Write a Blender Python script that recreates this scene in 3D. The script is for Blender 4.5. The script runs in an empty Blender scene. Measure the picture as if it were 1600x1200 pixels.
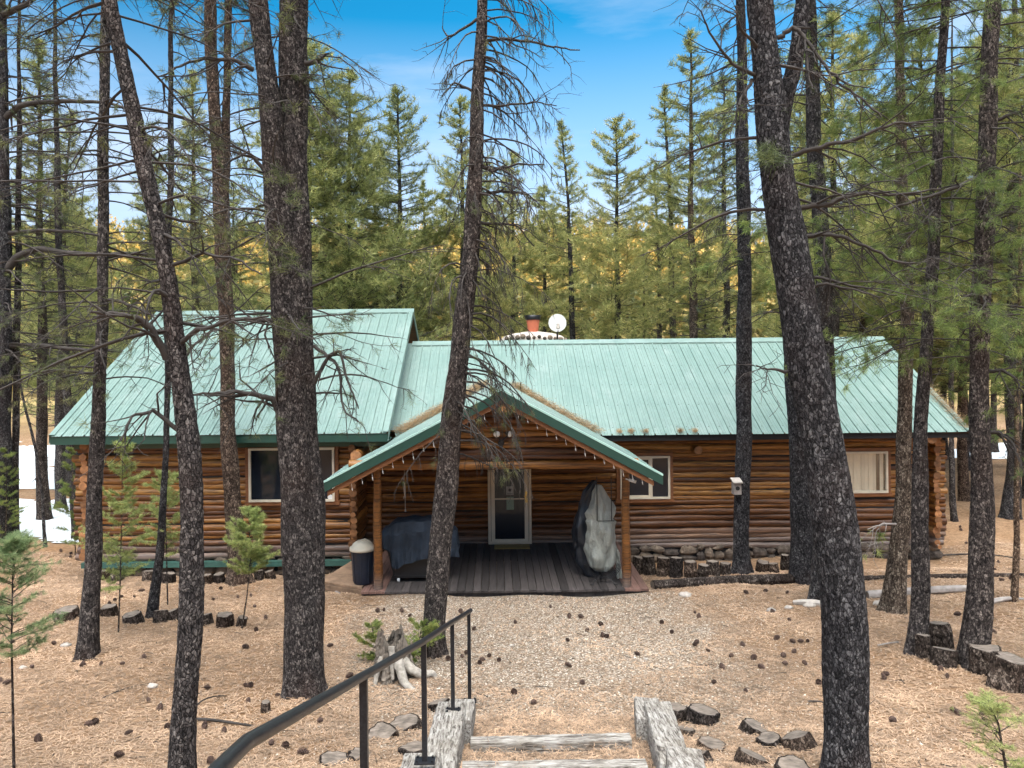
import bpy, bmesh, math, random
import numpy as np
from mathutils import Vector, Matrix
R = math.radians
sc = bpy.context.scene
C = sc.collection
# ------------------------------------------------------------------ camera
CAMH = 4.14; F = 1200.0; PX, PY = 775.0, 555.0; ROLL = 0.0105
cd = bpy.data.cameras.new('camera'); cam = bpy.data.objects.new('camera', cd); C.objects.link(cam)
cd.sensor_width = 36; cd.lens = 27.0; cd.shift_x = (800-PX)/1600; cd.shift_y = -(600-PY)/1600
cd.clip_end = 3000; cd.clip_start = 0.05
cam.matrix_world = Matrix.Translation((0,0,CAMH)) @ Matrix.Rotation(ROLL,4,'Y') @ Matrix.Rotation(R(90),4,'X')
sc.camera = cam
# ------------------------------------------------------------------ sky, sun, exposure
SUN_EL, SUN_AZ = 8.0, 200.0        # azimuth clockwise from +Y (the view): the low sun is behind the camera
w = bpy.data.worlds.new("World"); sc.world = w; w.use_nodes = True
wt = w.node_tree; wt.nodes.clear()
sky = wt.nodes.new('ShaderNodeTexSky'); sky.sky_type = 'NISHITA'; sky.sun_disc = False
sky.sun_elevation = R(SUN_EL); sky.sun_rotation = R(SUN_AZ); sky.altitude = 2200; sky.air_density = 1.0; sky.dust_density = 1.4; sky.ozone_density = 2.5
hsv = wt.nodes.new('ShaderNodeHueSaturation'); hsv.inputs['Saturation'].default_value = 1.3; hsv.inputs['Value'].default_value = 1.25; hsv.inputs['Hue'].default_value = .485
wtc = wt.nodes.new('ShaderNodeTexCoord'); wmp = wt.nodes.new('ShaderNodeMapping'); wmp.inputs['Scale'].default_value = (1.0,1.6,5.5); wmp.inputs['Rotation'].default_value=(0,R(14),R(20))
wn = wt.nodes.new('ShaderNodeTexNoise'); wn.inputs['Scale'].default_value = 1.7; wn.inputs['Detail'].default_value = 7; wn.inputs['Roughness'].default_value=.55
wr = wt.nodes.new('ShaderNodeValToRGB'); wr.color_ramp.elements[0].position=.44; wr.color_ramp.elements[1].position=.74
wr.color_ramp.elements[0].color=(0,0,0,1); wr.color_ramp.elements[1].color=(.75,.75,.75,1)
wmx = wt.nodes.new('ShaderNodeMixRGB'); wmx.inputs['Color2'].default_value=(4.4,4.9,5.9,1)
bg = wt.nodes.new('ShaderNodeBackground'); bg.inputs['Strength'].default_value = 0.058
wo = wt.nodes.new('ShaderNodeOutputWorld')
L = wt.links.new
wz_ = wt.nodes.new('ShaderNodeSeparateXYZ'); L(wtc.outputs['Generated'], wz_.inputs[0])       # pale haze low in the sky
whr = wt.nodes.new('ShaderNodeMapRange'); whr.inputs['From Min'].default_value=.12; whr.inputs['From Max'].default_value=.40; whr.inputs['To Min'].default_value=.85; whr.inputs['To Max'].default_value=.0; L(wz_.outputs['Z'], whr.inputs[0])
whz = wt.nodes.new('ShaderNodeMixRGB'); whz.inputs['Color2'].default_value=(4.2,4.7,5.8,1); L(whr.outputs[0], whz.inputs['Fac'])
L(wtc.outputs['Generated'], wmp.inputs['Vector']); L(wmp.outputs[0], wn.inputs['Vector']); L(wn.outputs[0], wr.inputs[0])
L(sky.outputs[0], hsv.inputs['Color']); L(hsv.outputs[0], whz.inputs['Color1']); L(whz.outputs[0], wmx.inputs['Color1']); L(wr.outputs[0], wmx.inputs['Fac'])
wdp = wt.nodes.new('ShaderNodeVectorMath'); wdp.operation='DOT_PRODUCT'; wdp.inputs[1].default_value=(0,-.34,.94); L(wtc.outputs['Generated'], wdp.inputs[0])      # added bright sky patch behind and above the camera, fill light for the foreground
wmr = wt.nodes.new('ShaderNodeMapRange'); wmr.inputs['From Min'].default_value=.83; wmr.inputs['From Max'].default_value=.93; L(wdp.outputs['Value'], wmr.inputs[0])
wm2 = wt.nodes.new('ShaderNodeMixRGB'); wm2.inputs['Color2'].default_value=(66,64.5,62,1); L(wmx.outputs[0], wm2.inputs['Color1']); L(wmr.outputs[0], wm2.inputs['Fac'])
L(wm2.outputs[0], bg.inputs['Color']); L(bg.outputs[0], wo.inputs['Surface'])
sl = bpy.data.lights.new('sun','SUN'); sl.energy = 3.4; sl.angle = R(0.5); sl.color = (1,.72,.38)
so = bpy.data.objects.new('sun', sl); C.objects.link(so)
sd = Vector((math.sin(R(SUN_AZ))*math.cos(R(SUN_EL)), math.cos(R(SUN_AZ))*math.cos(R(SUN_EL)), math.sin(R(SUN_EL))))
so.rotation_euler = sd.to_track_quat('Z','Y').to_euler()
sc.view_settings.view_transform = 'Standard'; sc.view_settings.look = 'None'; sc.view_settings.gamma = 1
sc.view_settings.exposure = 1.88
# ------------------------------------------------------------------ pixel <-> place
def W(px, py, Y):
    dx, dy = px-PX, py-PY; c, s = math.cos(ROLL), math.sin(ROLL)
    u, v = dx*c-dy*s, dx*s+dy*c
    return Vector((u*Y/F, Y, CAMH - v*Y/F))
_gy = [-420,-320,-260,-120,-40,-4, 0, 2, 4.1,5.65,6.4,7.0, 8.2, 10,13.3,14.4,16,18,26,45,60,120,200,270,330]
_gz = [60, 74, 66, 24, 9, 3.2,2.55,2.0,1.28,.80,.56,.42,.22,.11,-.07,-.20,-.38,-.45,-.50,-.5,.3,9,24,41,43]  # far negative y: unseen ridge behind the camera, shaped to shade the foreground
def G(x, y):
    z = float(np.interp(y, _gy, _gz))
    if y > 50: z += (y-50)*.02*math.sin(x*.021+1.1) + min((y-50)/60,1)*1.2*math.sin(x*.09+y*.05)
    if y > 55 and x < 0: z += min(-x,90)*.085*min((y-55)/140,1)
    if -3 < y < 60: z += .05*math.sin(x*1.1+.6)*math.sin(y*.8) * min(1,abs(x)/3+.1) + .02*math.sin(x*3.1+y*2.3)
    return z
def ground_at(px, py):
    Y = 2.0
    while Y < 80:
        p = W(px,py,Y)
        if p.z <= G(p.x,Y): break
        Y += .02
    p = W(px,py,Y); p.z = G(p.x,Y); return p
# ------------------------------------------------------------------ helpers
def link(o, parent=None):
    C.objects.link(o)
    if parent is not None: o.parent = parent
    return o
def tag(o, label=None, cat=None, group=None, kind=None):
    if label: o['label'] = label
    if cat: o['category'] = cat
    if group: o['group'] = group
    if kind: o['kind'] = kind
    return o
def empty(name, loc=(0,0,0), label=None, cat=None, group=None, rz=0):
    o = bpy.data.objects.new(name, None); o.location = loc; o.rotation_euler.z = rz; o.empty_display_size=.2
    C.objects.link(o); return tag(o,label,cat,group)
def copy_tree(o, parent=None):
    c = o.copy(); C.objects.link(c)
    if parent is not None: c.parent = parent
    for ch in list(o.children): copy_tree(ch, c)
    return c
class MB:
    "collects vertices, faces, per-vertex tone and per-face material index into ONE mesh"
    def __init__(s): s.v=[]; s.f=[]; s.t=[]; s.m=[]; s.n=0; s.sm=[]
    def add(s, v, f, tone=0.5, mi=0, smooth=False):
        v = np.asarray(v,float).reshape(-1,3); f = np.asarray(f,int)
        s.v.append(v); s.f.append(f+s.n); s.n += len(v)
        s.t.append(np.broadcast_to(np.asarray(tone,float),(len(v),)).copy()); s.m.append(np.full(len(f),mi)); s.sm.append(np.full(len(f),smooth))
    def box(s, x0,x1,y0,y1,z0,z1, tone=.5, mi=0, M=None):
        v = np.array([(x,y,z) for x in (x0,x1) for y in (y0,y1) for z in (z0,z1)],float)
        if M is not None: v = np.array([M @ Vector(p) for p in v])
        s.add(v, [(0,1,3,2),(4,6,7,5),(0,4,5,1),(2,3,7,6),(0,2,6,4),(1,5,7,3)], tone, mi)
    def prism(s, poly, d, tone=.5, mi=0):
        "poly: list of 3D points, d: extrusion vector"
        p = np.array([tuple(q) for q in poly],float); n=len(p); q = p+np.array(tuple(d))
        s.add(np.vstack([p,q]), [(i,(i+1)%n,n+(i+1)%n,n+i) for i in range(n)], tone, mi)
        s.caps.append((p,q,tone,mi)) if hasattr(s,'caps') else setattr(s,'caps',[(p,q,tone,mi)])
    def ring(s, pts, rad, nseg=10, tone=.5, mi=0, cap=True, smooth=True, noise=None):
        "tube along pts with radii"
        P = np.array([tuple(p) for p in pts],float); n=len(P); rad = np.broadcast_to(np.asarray(rad,float),(n,))
        T = np.gradient(P,axis=0) if n>1 else np.array([[0,0,1.]]); T /= np.linalg.norm(T,axis=1)[:,None]+1e-9
        up = np.array([0,0,1.]) if abs(T[0][2])<.9 else np.array([1.,0,0])
        U = np.cross(T,up); U/=np.linalg.norm(U,axis=1)[:,None]+1e-9; V = np.cross(U,T)
        a = np.arange(nseg)*2*math.pi/nseg
        rr = rad[:,None]*np.ones(nseg)[None]
        if noise is not None: rr = rr*noise
        v = P[:,None,:]+rr[...,None]*(np.cos(a)[None,:,None]*U[:,None,:]+np.sin(a)[None,:,None]*V[:,None,:])
        i = np.arange(n-1)[:,None]; j=np.arange(nseg)[None]; j2=(j+1)%nseg
        f = np.stack([i*nseg+j, i*nseg+j2, (i+1)*nseg+j2, (i+1)*nseg+j],-1).reshape(-1,4)
        base=s.n; s.add(v.reshape(-1,3), f, np.repeat(np.broadcast_to(np.asarray(tone,float),(n,)),nseg), mi, smooth)
        if cap:
            for k,cen,fl in ((0,P[0],1),(n-1,P[-1],0)):
                vv = np.vstack([v[k],cen[None]]); 
                ff=[(nseg,(q+1)%nseg,q,q) if fl else (nseg,q,(q+1)%nseg,q) for q in range(nseg)]
                ff=[(a_,b_,c_) for a_,b_,c_,_ in ff]; s.tris(vv,ff,tone if np.isscalar(tone) else .5,mi)
    def tris(s,v,f,tone=.5,mi=0):
        s.add3 = getattr(s,'add3',[]); v=np.asarray(v,float).reshape(-1,3)
        s.v.append(v); s.n0=s.n; s.n+=len(v); s.t.append(np.broadcast_to(np.asarray(tone,float),(len(v),)).copy())
        s.add3.append((np.asarray(f,int)+s.n0,mi))
    def segs(s, A, nseg=3, tone=.5, mi=0):
        "A: N x 8 array p0,p1,r0,r1 -> open prisms"
        A=np.asarray(A,float)
        if len(A)==0: return
        p0,p1,r0,r1=A[:,0:3],A[:,3:6],A[:,6],A[:,7]
        T=p1-p0; T/=np.linalg.norm(T,axis=1)[:,None]+1e-9
        up=np.where(np.abs(T[:,2:3])<.9,np.array([[0,0,1.]]),np.array([[1.,0,0]]))
        U=np.cross(T,up); U/=np.linalg.norm(U,axis=1)[:,None]+1e-9; V=np.cross(U,T)
        a=np.arange(nseg)*2*math.pi/nseg
        d=np.cos(a)[None,:,None]*U[:,None]+np.sin(a)[None,:,None]*V[:,None]
        v=np.concatenate([p0[:,None]+d*r0[:,None,None],p1[:,None]+d*r1[:,None,None]],1)
        N=len(A); b=np.arange(N)[:,None]*2*nseg; j=np.arange(nseg)[None]; j2=(j+1)%nseg
        f=np.stack([b+j,b+j2,b+nseg+j2,b+nseg+j],-1).reshape(-1,4)
        s.add(v.reshape(-1,3),f,tone,mi,True)
    def build(s, name, mats, parent=None, origin=None, smooth=None):
        me=bpy.data.meshes.new(name)
        caps=getattr(s,'caps',[])
        for (p,q,tone,mi) in caps:
            n=len(p); s.tris(p,[(0,k+1,k) for k in range(1,n-1)],tone,mi); s.tris(q,[(0,k,k+1) for k in range(1,n-1)],tone,mi)
        V=np.vstack(s.v); T=np.concatenate(s.t)
        if origin is not None: V=V-np.array(tuple(origin))
        F4=[f for f in s.f if len(f)]; quads=[f for f in F4 if f.shape[1]==4]; tr=[f for f in F4 if f.shape[1]==3]
        mi4=[m for f,m in zip(s.f,s.m) if len(f) and f.shape[1]==4]; mi3=[m for f,m in zip(s.f,s.m) if len(f) and f.shape[1]==3]
        s4=[m for f,m in zip(s.f,s.sm) if len(f) and f.shape[1]==4]; s3=[m for f,m in zip(s.f,s.sm) if len(f) and f.shape[1]==3]
        for f,m in getattr(s,'add3',[]): tr.append(f); mi3.append(np.full(len(f),m)); s3.append(np.zeros(len(f),bool))
        q=np.vstack(quads) if quads else np.zeros((0,4),int); t=np.vstack(tr) if tr else np.zeros((0,3),int)
        loops=np.concatenate([q.ravel(),t.ravel()]); nq,nt=len(q),len(t)
        me.vertices.add(len(V)); me.vertices.foreach_set('co',V.ravel().astype(np.float32))
        me.loops.add(len(loops)); me.loops.foreach_set('vertex_index',loops.astype(np.int32))
        me.polygons.add(nq+nt); st=np.concatenate([np.arange(nq)*4, nq*4+np.arange(nt)*3])
        me.polygons.foreach_set('loop_start',st.astype(np.int32))
        mm=np.concatenate(mi4+mi3) if (mi4 or mi3) else np.zeros(0); me.polygons.foreach_set('material_index',mm.astype(np.int32))
        smf=np.concatenate(s4+s3); 
        if smooth is not None: smf[:]=smooth
        me.polygons.foreach_set('use_smooth',smf.astype(bool))
        at=me.attributes.new('tone','FLOAT','POINT'); at.data.foreach_set('value',T.astype(np.float32))
        me.update(calc_edges=True)
        if not isinstance(mats,(list,tuple)): mats=[mats]
        for m in mats: me.materials.append(m)
        o=bpy.data.objects.new(name,me)
        if origin is not None and parent is None: o.location=origin
        return link(o,parent)
# ------------------------------------------------------------------ materials
def nm(name):
    m=bpy.data.materials.new(name); m.use_nodes=True; nt=m.node_tree; nt.nodes.clear()
    o=nt.nodes.new('ShaderNodeOutputMaterial'); b=nt.nodes.new('ShaderNodeBsdfPrincipled'); nt.links.new(b.outputs[0],o.inputs[0]); return m,nt,b,o
def N(nt,t,**k):
    n=nt.nodes.new('ShaderNode'+t)
    for a,v in k.items():
        if a in n.inputs: n.inputs[a].default_value=v
        else: setattr(n,a,v)
    return n
def ramp(nt,fac,stops):
    r=nt.nodes.new('ShaderNodeValToRGB'); e=r.color_ramp.elements
    while len(e)<len(stops): e.new(.5)
    for i,(p,c) in enumerate(stops): e[i].position=p; e[i].color=tuple(c)+(1,)
    nt.links.new(fac,r.inputs[0]); return r.outputs[0]
def noisy(nt,scale=5,vec=(1,1,1),detail=6,rough=.6,dist=0):
    tc=N(nt,'TexCoord'); mp=N(nt,'Mapping'); mp.inputs['Scale'].default_value=vec; nt.links.new(tc.outputs['Object'],mp.inputs[0])
    n=N(nt,'TexNoise'); n.inputs['Scale'].default_value=scale; n.inputs['Detail'].default_value=detail; n.inputs['Roughness'].default_value=rough; n.inputs['Distortion'].default_value=dist
    nt.links.new(mp.outputs[0],n.inputs['Vector']); return n.outputs['Fac'] if 'Fac' in n.outputs else n.outputs[0]
def mix(nt,a,b,fac,mode='MIX'):
    m=nt.nodes.new('ShaderNodeMixRGB'); m.blend_type=mode
    for s,i in ((a,'Color1'),(b,'Color2'),(fac,'Fac')):
        if hasattr(s,'default_value') or hasattr(s,'is_linked'): nt.links.new(s,m.inputs[i])
        else: m.inputs[i].default_value = s if i=='Fac' else tuple(s)+(1,)
    return m.outputs[0]
def bump(nt,b,h,strength=.5,dist=.02):
    u=N(nt,'Bump'); u.inputs['Strength'].default_value=strength; u.inputs['Distance'].default_value=dist
    nt.links.new(h,u.inputs['Height']); nt.links.new(u.outputs[0],b.inputs['Normal'])
def simple(name,col,rough=.6,metal=0,var=.25,scale=8,vec=(1,1,1),bs=.15,bd=.004,emit=None,tone=0):
    m,nt,b,o=nm(name); n=noisy(nt,scale,vec)
    c=ramp(nt,n,[(.25,[x*(1-var) for x in col]),(.75,[min(1,x*(1+var)) for x in col])])
    if tone:
        a=N(nt,'Attribute',attribute_name='tone'); t=ramp(nt,a.outputs['Fac'],[(0,(1-tone,)*3),(1,(1+tone,)*3)]); c=mix(nt,c,t,1.0,'MULTIPLY')
    nt.links.new(c,b.inputs['Base Color']); b.inputs['Roughness'].default_value=rough; b.inputs['Metallic'].default_value=metal
    if bs: bump(nt,b,n,bs,bd)
    return m
def bark_mat(name,dark,mid,light,red=(.085,.052,.040)):
    m,nt,b,o=nm(name); a=N(nt,'Attribute',attribute_name='tone')
    tc=N(nt,'TexCoord'); mp=N(nt,'Mapping'); mp.inputs['Scale'].default_value=(1,1,.6); nt.links.new(tc.outputs['Object'],mp.inputs[0])
    wn=N(nt,'TexNoise'); wn.inputs['Scale'].default_value=14; wn.inputs['Detail'].default_value=3; nt.links.new(mp.outputs[0],wn.inputs['Vector'])
    wv=mix(nt,mp.outputs[0],wn.outputs['Color'],.06)
    v=N(nt,'TexVoronoi'); v.inputs['Scale'].default_value=46; nt.links.new(wv,v.inputs['Vector'])
    e=N(nt,'TexVoronoi'); e.feature='DISTANCE_TO_EDGE'; e.inputs['Scale'].default_value=46; nt.links.new(wv,e.inputs['Vector'])
    n1=noisy(nt,60,(1,1,.5),4,.7); n2=noisy(nt,1.3,(1,1,.7),3,.5)
    sp=nt.nodes.new('ShaderNodeSeparateXYZ'); nt.links.new(v.outputs['Color'],sp.inputs[0])
    def ma(x,k,y):
        q=nt.nodes.new('ShaderNodeMath'); q.operation='MULTIPLY_ADD'; nt.links.new(x,q.inputs[0]); q.inputs[1].default_value=k
        if hasattr(y,'is_linked'): nt.links.new(y,q.inputs[2])
        else: q.inputs[2].default_value=y
        return q.outputs[0]
    t=ma(sp.outputs[0],.42,ma(n1,.62,ma(a.outputs['Fac'],.30,-.20)))
    c=ramp(nt,t,[(.15,dark),(.50,mid),(.66,[.6*x+.4*y for x,y in zip(mid,light)]),(.84,light)])
    rm=ramp(nt,n2,[(.5,(0,0,0)),(.75,(.45,.45,.45))]); c=mix(nt,c,red,rm); oi=N(nt,'ObjectInfo'); vr=ramp(nt,oi.outputs['Random'],[(0,(.75,.78,.85)),(.5,(1,1,1)),(1,(1.35,1.2,1.08))]); c=mix(nt,c,vr,1.,'MULTIPLY')
    er=ramp(nt,e.outputs['Distance'],[(.0,(.18,.18,.18)),(.14,(1,1,1))]); c=mix(nt,c,er,1.0,'MULTIPLY')
    nt.links.new(c,b.inputs['Base Color']); b.inputs['Roughness'].default_value=.95; b.inputs['Specular IOR Level'].default_value=.15
    h=ma(t,.6,er); bump(nt,b,h,.9,.014); return m
def leaf_mat(name,c0,c1,c2,trans=.3):
    m,nt,b,o=nm(name); a=N(nt,'Attribute',attribute_name='tone'); oi=N(nt,'ObjectInfo')
    ad=nt.nodes.new('ShaderNodeMath'); ad.operation='MULTIPLY_ADD'; ad.inputs[1].default_value=.3; nt.links.new(oi.outputs['Random'],ad.inputs[0]); 
    sb=nt.nodes.new('ShaderNodeMath'); sb.operation='SUBTRACT'; sb.inputs[1].default_value=.15; nt.links.new(a.outputs['Fac'],sb.inputs[0]); nt.links.new(sb.outputs[0],ad.inputs[2])
    c=ramp(nt,ad.outputs[0],[(.05,c0),(.5,c1),(.95,c2)])
    nt.links.new(c,b.inputs['Base Color']); b.inputs['Roughness'].default_value=.65
    tr=N(nt,'BsdfTranslucent'); nt.links.new(c,tr.inputs[0]); ms=N(nt,'MixShader'); ms.inputs[0].default_value=trans
    nt.links.new(b.outputs[0],ms.inputs[1]); nt.links.new(tr.outputs[0],ms.inputs[2]); nt.links.new(ms.outputs[0],o.inputs[0]); return m
M={}
M['bark']=bark_mat('charcoal_bark',(.012,.012,.013),(.066,.062,.064),(.25,.24,.235))
M['bark_brown']=bark_mat('brown_bark',(.012,.009,.007),(.085,.066,.055),(.32,.27,.23))
M['bark_light']=bark_mat('light_bark',(.03,.022,.016),(.15,.115,.09),(.5,.43,.34))
M['twig']=simple('dry_twig',(.045,.038,.034),.9,var=.5,scale=3,bs=0,tone=.5)
M['twig_grey']=simple('bleached_branch',(.30,.27,.25),.9,var=.4,scale=9,bs=0)
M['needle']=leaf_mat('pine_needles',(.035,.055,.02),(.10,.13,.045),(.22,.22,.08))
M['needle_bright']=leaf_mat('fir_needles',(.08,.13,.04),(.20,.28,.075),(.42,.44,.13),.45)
M['needle_back']=leaf_mat('distant_pine_needles',(.13,.165,.055),(.31,.34,.12),(.54,.51,.20),.5)
M['needle_sap']=leaf_mat('sapling_needles',(.18,.24,.08),(.38,.45,.16),(.60,.63,.26),.45)
M['needle_blue']=leaf_mat('bluish_sapling_needles',(.12,.20,.09),(.27,.37,.17),(.46,.52,.26),.4)
M['needle_dry']=leaf_mat('dry_tan_needles',(.25,.15,.07),(.42,.28,.14),(.6,.42,.25),.2)
# ------------------------------------------------------------------ vegetation generators
def vor(s, t, per, cw, ch, rng):
    "jittered-cell distances on a cylinder: returns edge distance and random value of the cell"
    nc=max(3,int(round(per/cw))); cw=per/nc; nr=int(t.max()/ch)+4
    jx=rng.random((nr,nc)); jy=rng.random((nr,nc)); rv=rng.random((nr,nc))
    ci=np.floor(s/cw).astype(int); ri=np.floor(t/ch).astype(int)+1
    d1=np.full(s.shape,9.); d2=np.full(s.shape,9.); rr=np.zeros(s.shape)
    for a in (-1,0,1):
        for b in (-1,0,1):
            c=ci+a; r_=np.clip(ri+b,0,nr-1); cm=c%nc
            dx=(s/cw-(c+jx[r_,cm])); dy=(t/ch+1-(ri+b+jy[r_,cm])); d=np.sqrt(dx*dx+dy*dy)
            m=d<d1; d2=np.where(m,d1,np.minimum(d2,d)); rr=np.where(m,rv[r_,cm],rr); d1=np.where(m,d,d1)
    return d2-d1, rr
def trunk_into(mb, pts, rads, seed, res=.02, plate=(.05,.13), depth=.012, flare=1.0):
    "trunk along world pts (bottom first); plates of bark stand proud of dark fissures"
    rng=np.random.default_rng(seed)
    P=np.array([tuple(p) for p in pts],float); r=np.array(rads,float)
    seg=np.linalg.norm(np.diff(P,axis=0),axis=1); Ls=np.concatenate([[0],np.cumsum(seg)])
    n=max(6,int(Ls[-1]/(res*2.2))); t=np.linspace(0,Ls[-1],n)
    Q=np.stack([np.interp(t,Ls,P[:,k]) for k in range(3)],1); rr=np.interp(t,Ls,r)
    k=max(3,int(n*.06))|1; ker=np.hanning(k+2)[1:-1]; ker/=ker.sum()
    def sm(a): return np.convolve(np.pad(a,(k//2,k//2),mode='reflect',reflect_type='odd'),ker,'valid')
    Q=np.stack([sm(Q[:,i]) for i in range(3)],1); rr=sm(rr)
    w1=rng.random(4)*6; Q[:,0]+=.012*np.sin(t*1.7+w1[0])+.006*np.sin(t*4.1+w1[1])
    rr=rr*(1+.03*np.sin(t*5+w1[2])+.03*np.sin(t*2.1+w1[3]))
    if flare: rr=rr*(1+.42*flare*np.exp(-t/(.20)))
    ns=int(np.clip(2*math.pi*r.max()/res,8,150)); per=2*math.pi*r.mean()
    th=np.arange(ns)*2*math.pi/ns
    S=np.broadcast_to((th/(2*math.pi)*per)[None],(n,ns)); Tt=np.broadcast_to(t[:,None],(n,ns))
    wob=.25*plate[0]*np.sin(Tt*23+S*40)
    e,rv=vor((S+wob)%per,Tt,per,plate[0],plate[1],rng); e2,rv2=vor(S%per,Tt,per,plate[0]*.45,plate[1]*.35,rng)
    pl=np.clip(e/.32,0,1)**.6*(.72+.28*np.clip(e2/.3,0,1))
    lump=.05*np.sin(2*th[None]+t[:,None]*1.3+w1[0])+.04*np.sin(3*th[None]-t[:,None]*2.1+w1[1])
    if flare: lump=lump+.30*flare*np.exp(-t/.22)[:,None]*np.sin(4*th[None]+w1[2])
    rad=rr[:,None]*(1+lump)+depth*(pl-.6+.5*(rv-.5)*(pl>.3))
    tone=np.clip(pl*(.45+.55*rv)*(.8+.4*rv2),0,1)
    T=np.gradient(Q,axis=0); T/=np.linalg.norm(T,axis=1)[:,None]
    U=np.cross(T,np.array([[0,1.,0]])); U/=np.linalg.norm(U,axis=1)[:,None]; V=np.cross(U,T)
    v=Q[:,None]+rad[...,None]*(np.cos(th)[None,:,None]*U[:,None]+np.sin(th)[None,:,None]*V[:,None])
    i=np.arange(n-1)[:,None]; j=np.arange(ns)[None]; j2=(j+1)%ns
    f=np.stack([i*ns+j,i*ns+j2,(i+1)*ns+j2,(i+1)*ns+j],-1).reshape(-1,4)
    mb.add(v.reshape(-1,3),f,tone.reshape(-1),0,True)
    return Q,rr
def tufts_into(mb, tf, rng, n=24, L=.12, wd=.004, spread=.75, mi=1, tone=(.2,.8)):
    if not len(tf): return
    A=np.array(tf,float); P=A[:,:3]; D=A[:,3:6]; sc_=A[:,6]; K=len(A)
    P=np.repeat(P,n,0); D=np.repeat(D,n,0); s=np.repeat(sc_,n)
    d=D+spread*rng.normal(size=D.shape); d/=np.linalg.norm(d,axis=1)[:,None]+1e-9
    ln=L*s*rng.uniform(.65,1.15,len(s)); off=rng.normal(size=P.shape)*L*.12
    P=P+off*s[:,None]-D*(rng.random(len(s))*L*.5)[:,None]
    sd_=np.cross(d,rng.normal(size=d.shape)); sd_/=np.linalg.norm(sd_,axis=1)[:,None]+1e-9; sd_*=(wd*.5*s)[:,None]
    v=np.stack([P-sd_,P+sd_,P+d*ln[:,None]-np.array([0,0,.12])*(ln**2)[:,None]*2],1).reshape(-1,3)
    tn=np.repeat(rng.uniform(tone[0],tone[1],K),n)+rng.normal(size=K*n)*.06
    f=np.arange(len(v)).reshape(-1,3)
    mb.add(v,f,np.repeat(np.clip(tn,0,1),3),mi)
def grow(rng, p, d, L, r, segs, tf, droop=.0, wig=.16, lift=0., depth=2, subs=7, tuftp=.5, sub_len=.42, hang=0.0):
    n=max(3,int(L/.16)) if depth else max(2,int(L/.14)); n=min(n,14)
    p=np.array(p,float); d=np.array(d,float); d/=np.linalg.norm(d)
    pts=[p.copy()]; dirs=[d.copy()]
    for i in range(n):
        f=i/n
        d=d+np.array([0,0,-droop*(1.3-f)/n*3+lift*f/n*3])+rng.normal(size=3)*wig/math.sqrt(n)*1.3
        d/=np.linalg.norm(d); p=p+d*L/n; pts.append(p.copy()); dirs.append(d.copy())
    for i in range(n):
        r0=r*(1-i/n)**.7+.0012; r1=r*(1-(i+1)/n)**.7+.0012
        segs.append((*pts[i],*pts[i+1],r0,r1))
    if depth>0:
        k=max(1,int(rng.poisson(subs)))
        for _ in range(k):
            f=rng.uniform(.18,1)**.8; i=min(n-1,int(f*n)); q=pts[i]+(pts[i+1]-pts[i])*rng.random()
            dd=dirs[i]; side=np.cross(dd,[0,0,1]); side/=np.linalg.norm(side)+1e-6
            a=rng.choice([-1,1])*rng.uniform(.5,1.2)
            nd=dd*rng.uniform(.35,.9)+side*a+np.array([0,0,rng.normal()*.3-hang*1.5])
            grow(rng,q,nd,L*sub_len*rng.uniform(.35,1.1)*(1.15-.6*f),r*.45*(1-f*.5),segs,tf,droop*.7+hang,wig*1.3,lift,depth-1,subs*.45,tuftp,sub_len,hang)
    if rng.random()<tuftp:
        tf.append((*pts[-1],*dirs[-1],rng.uniform(.7,1.15)))
        if rng.random()<.35 and n>2: tf.append((*pts[-2],*dirs[-2],.8))
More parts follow.
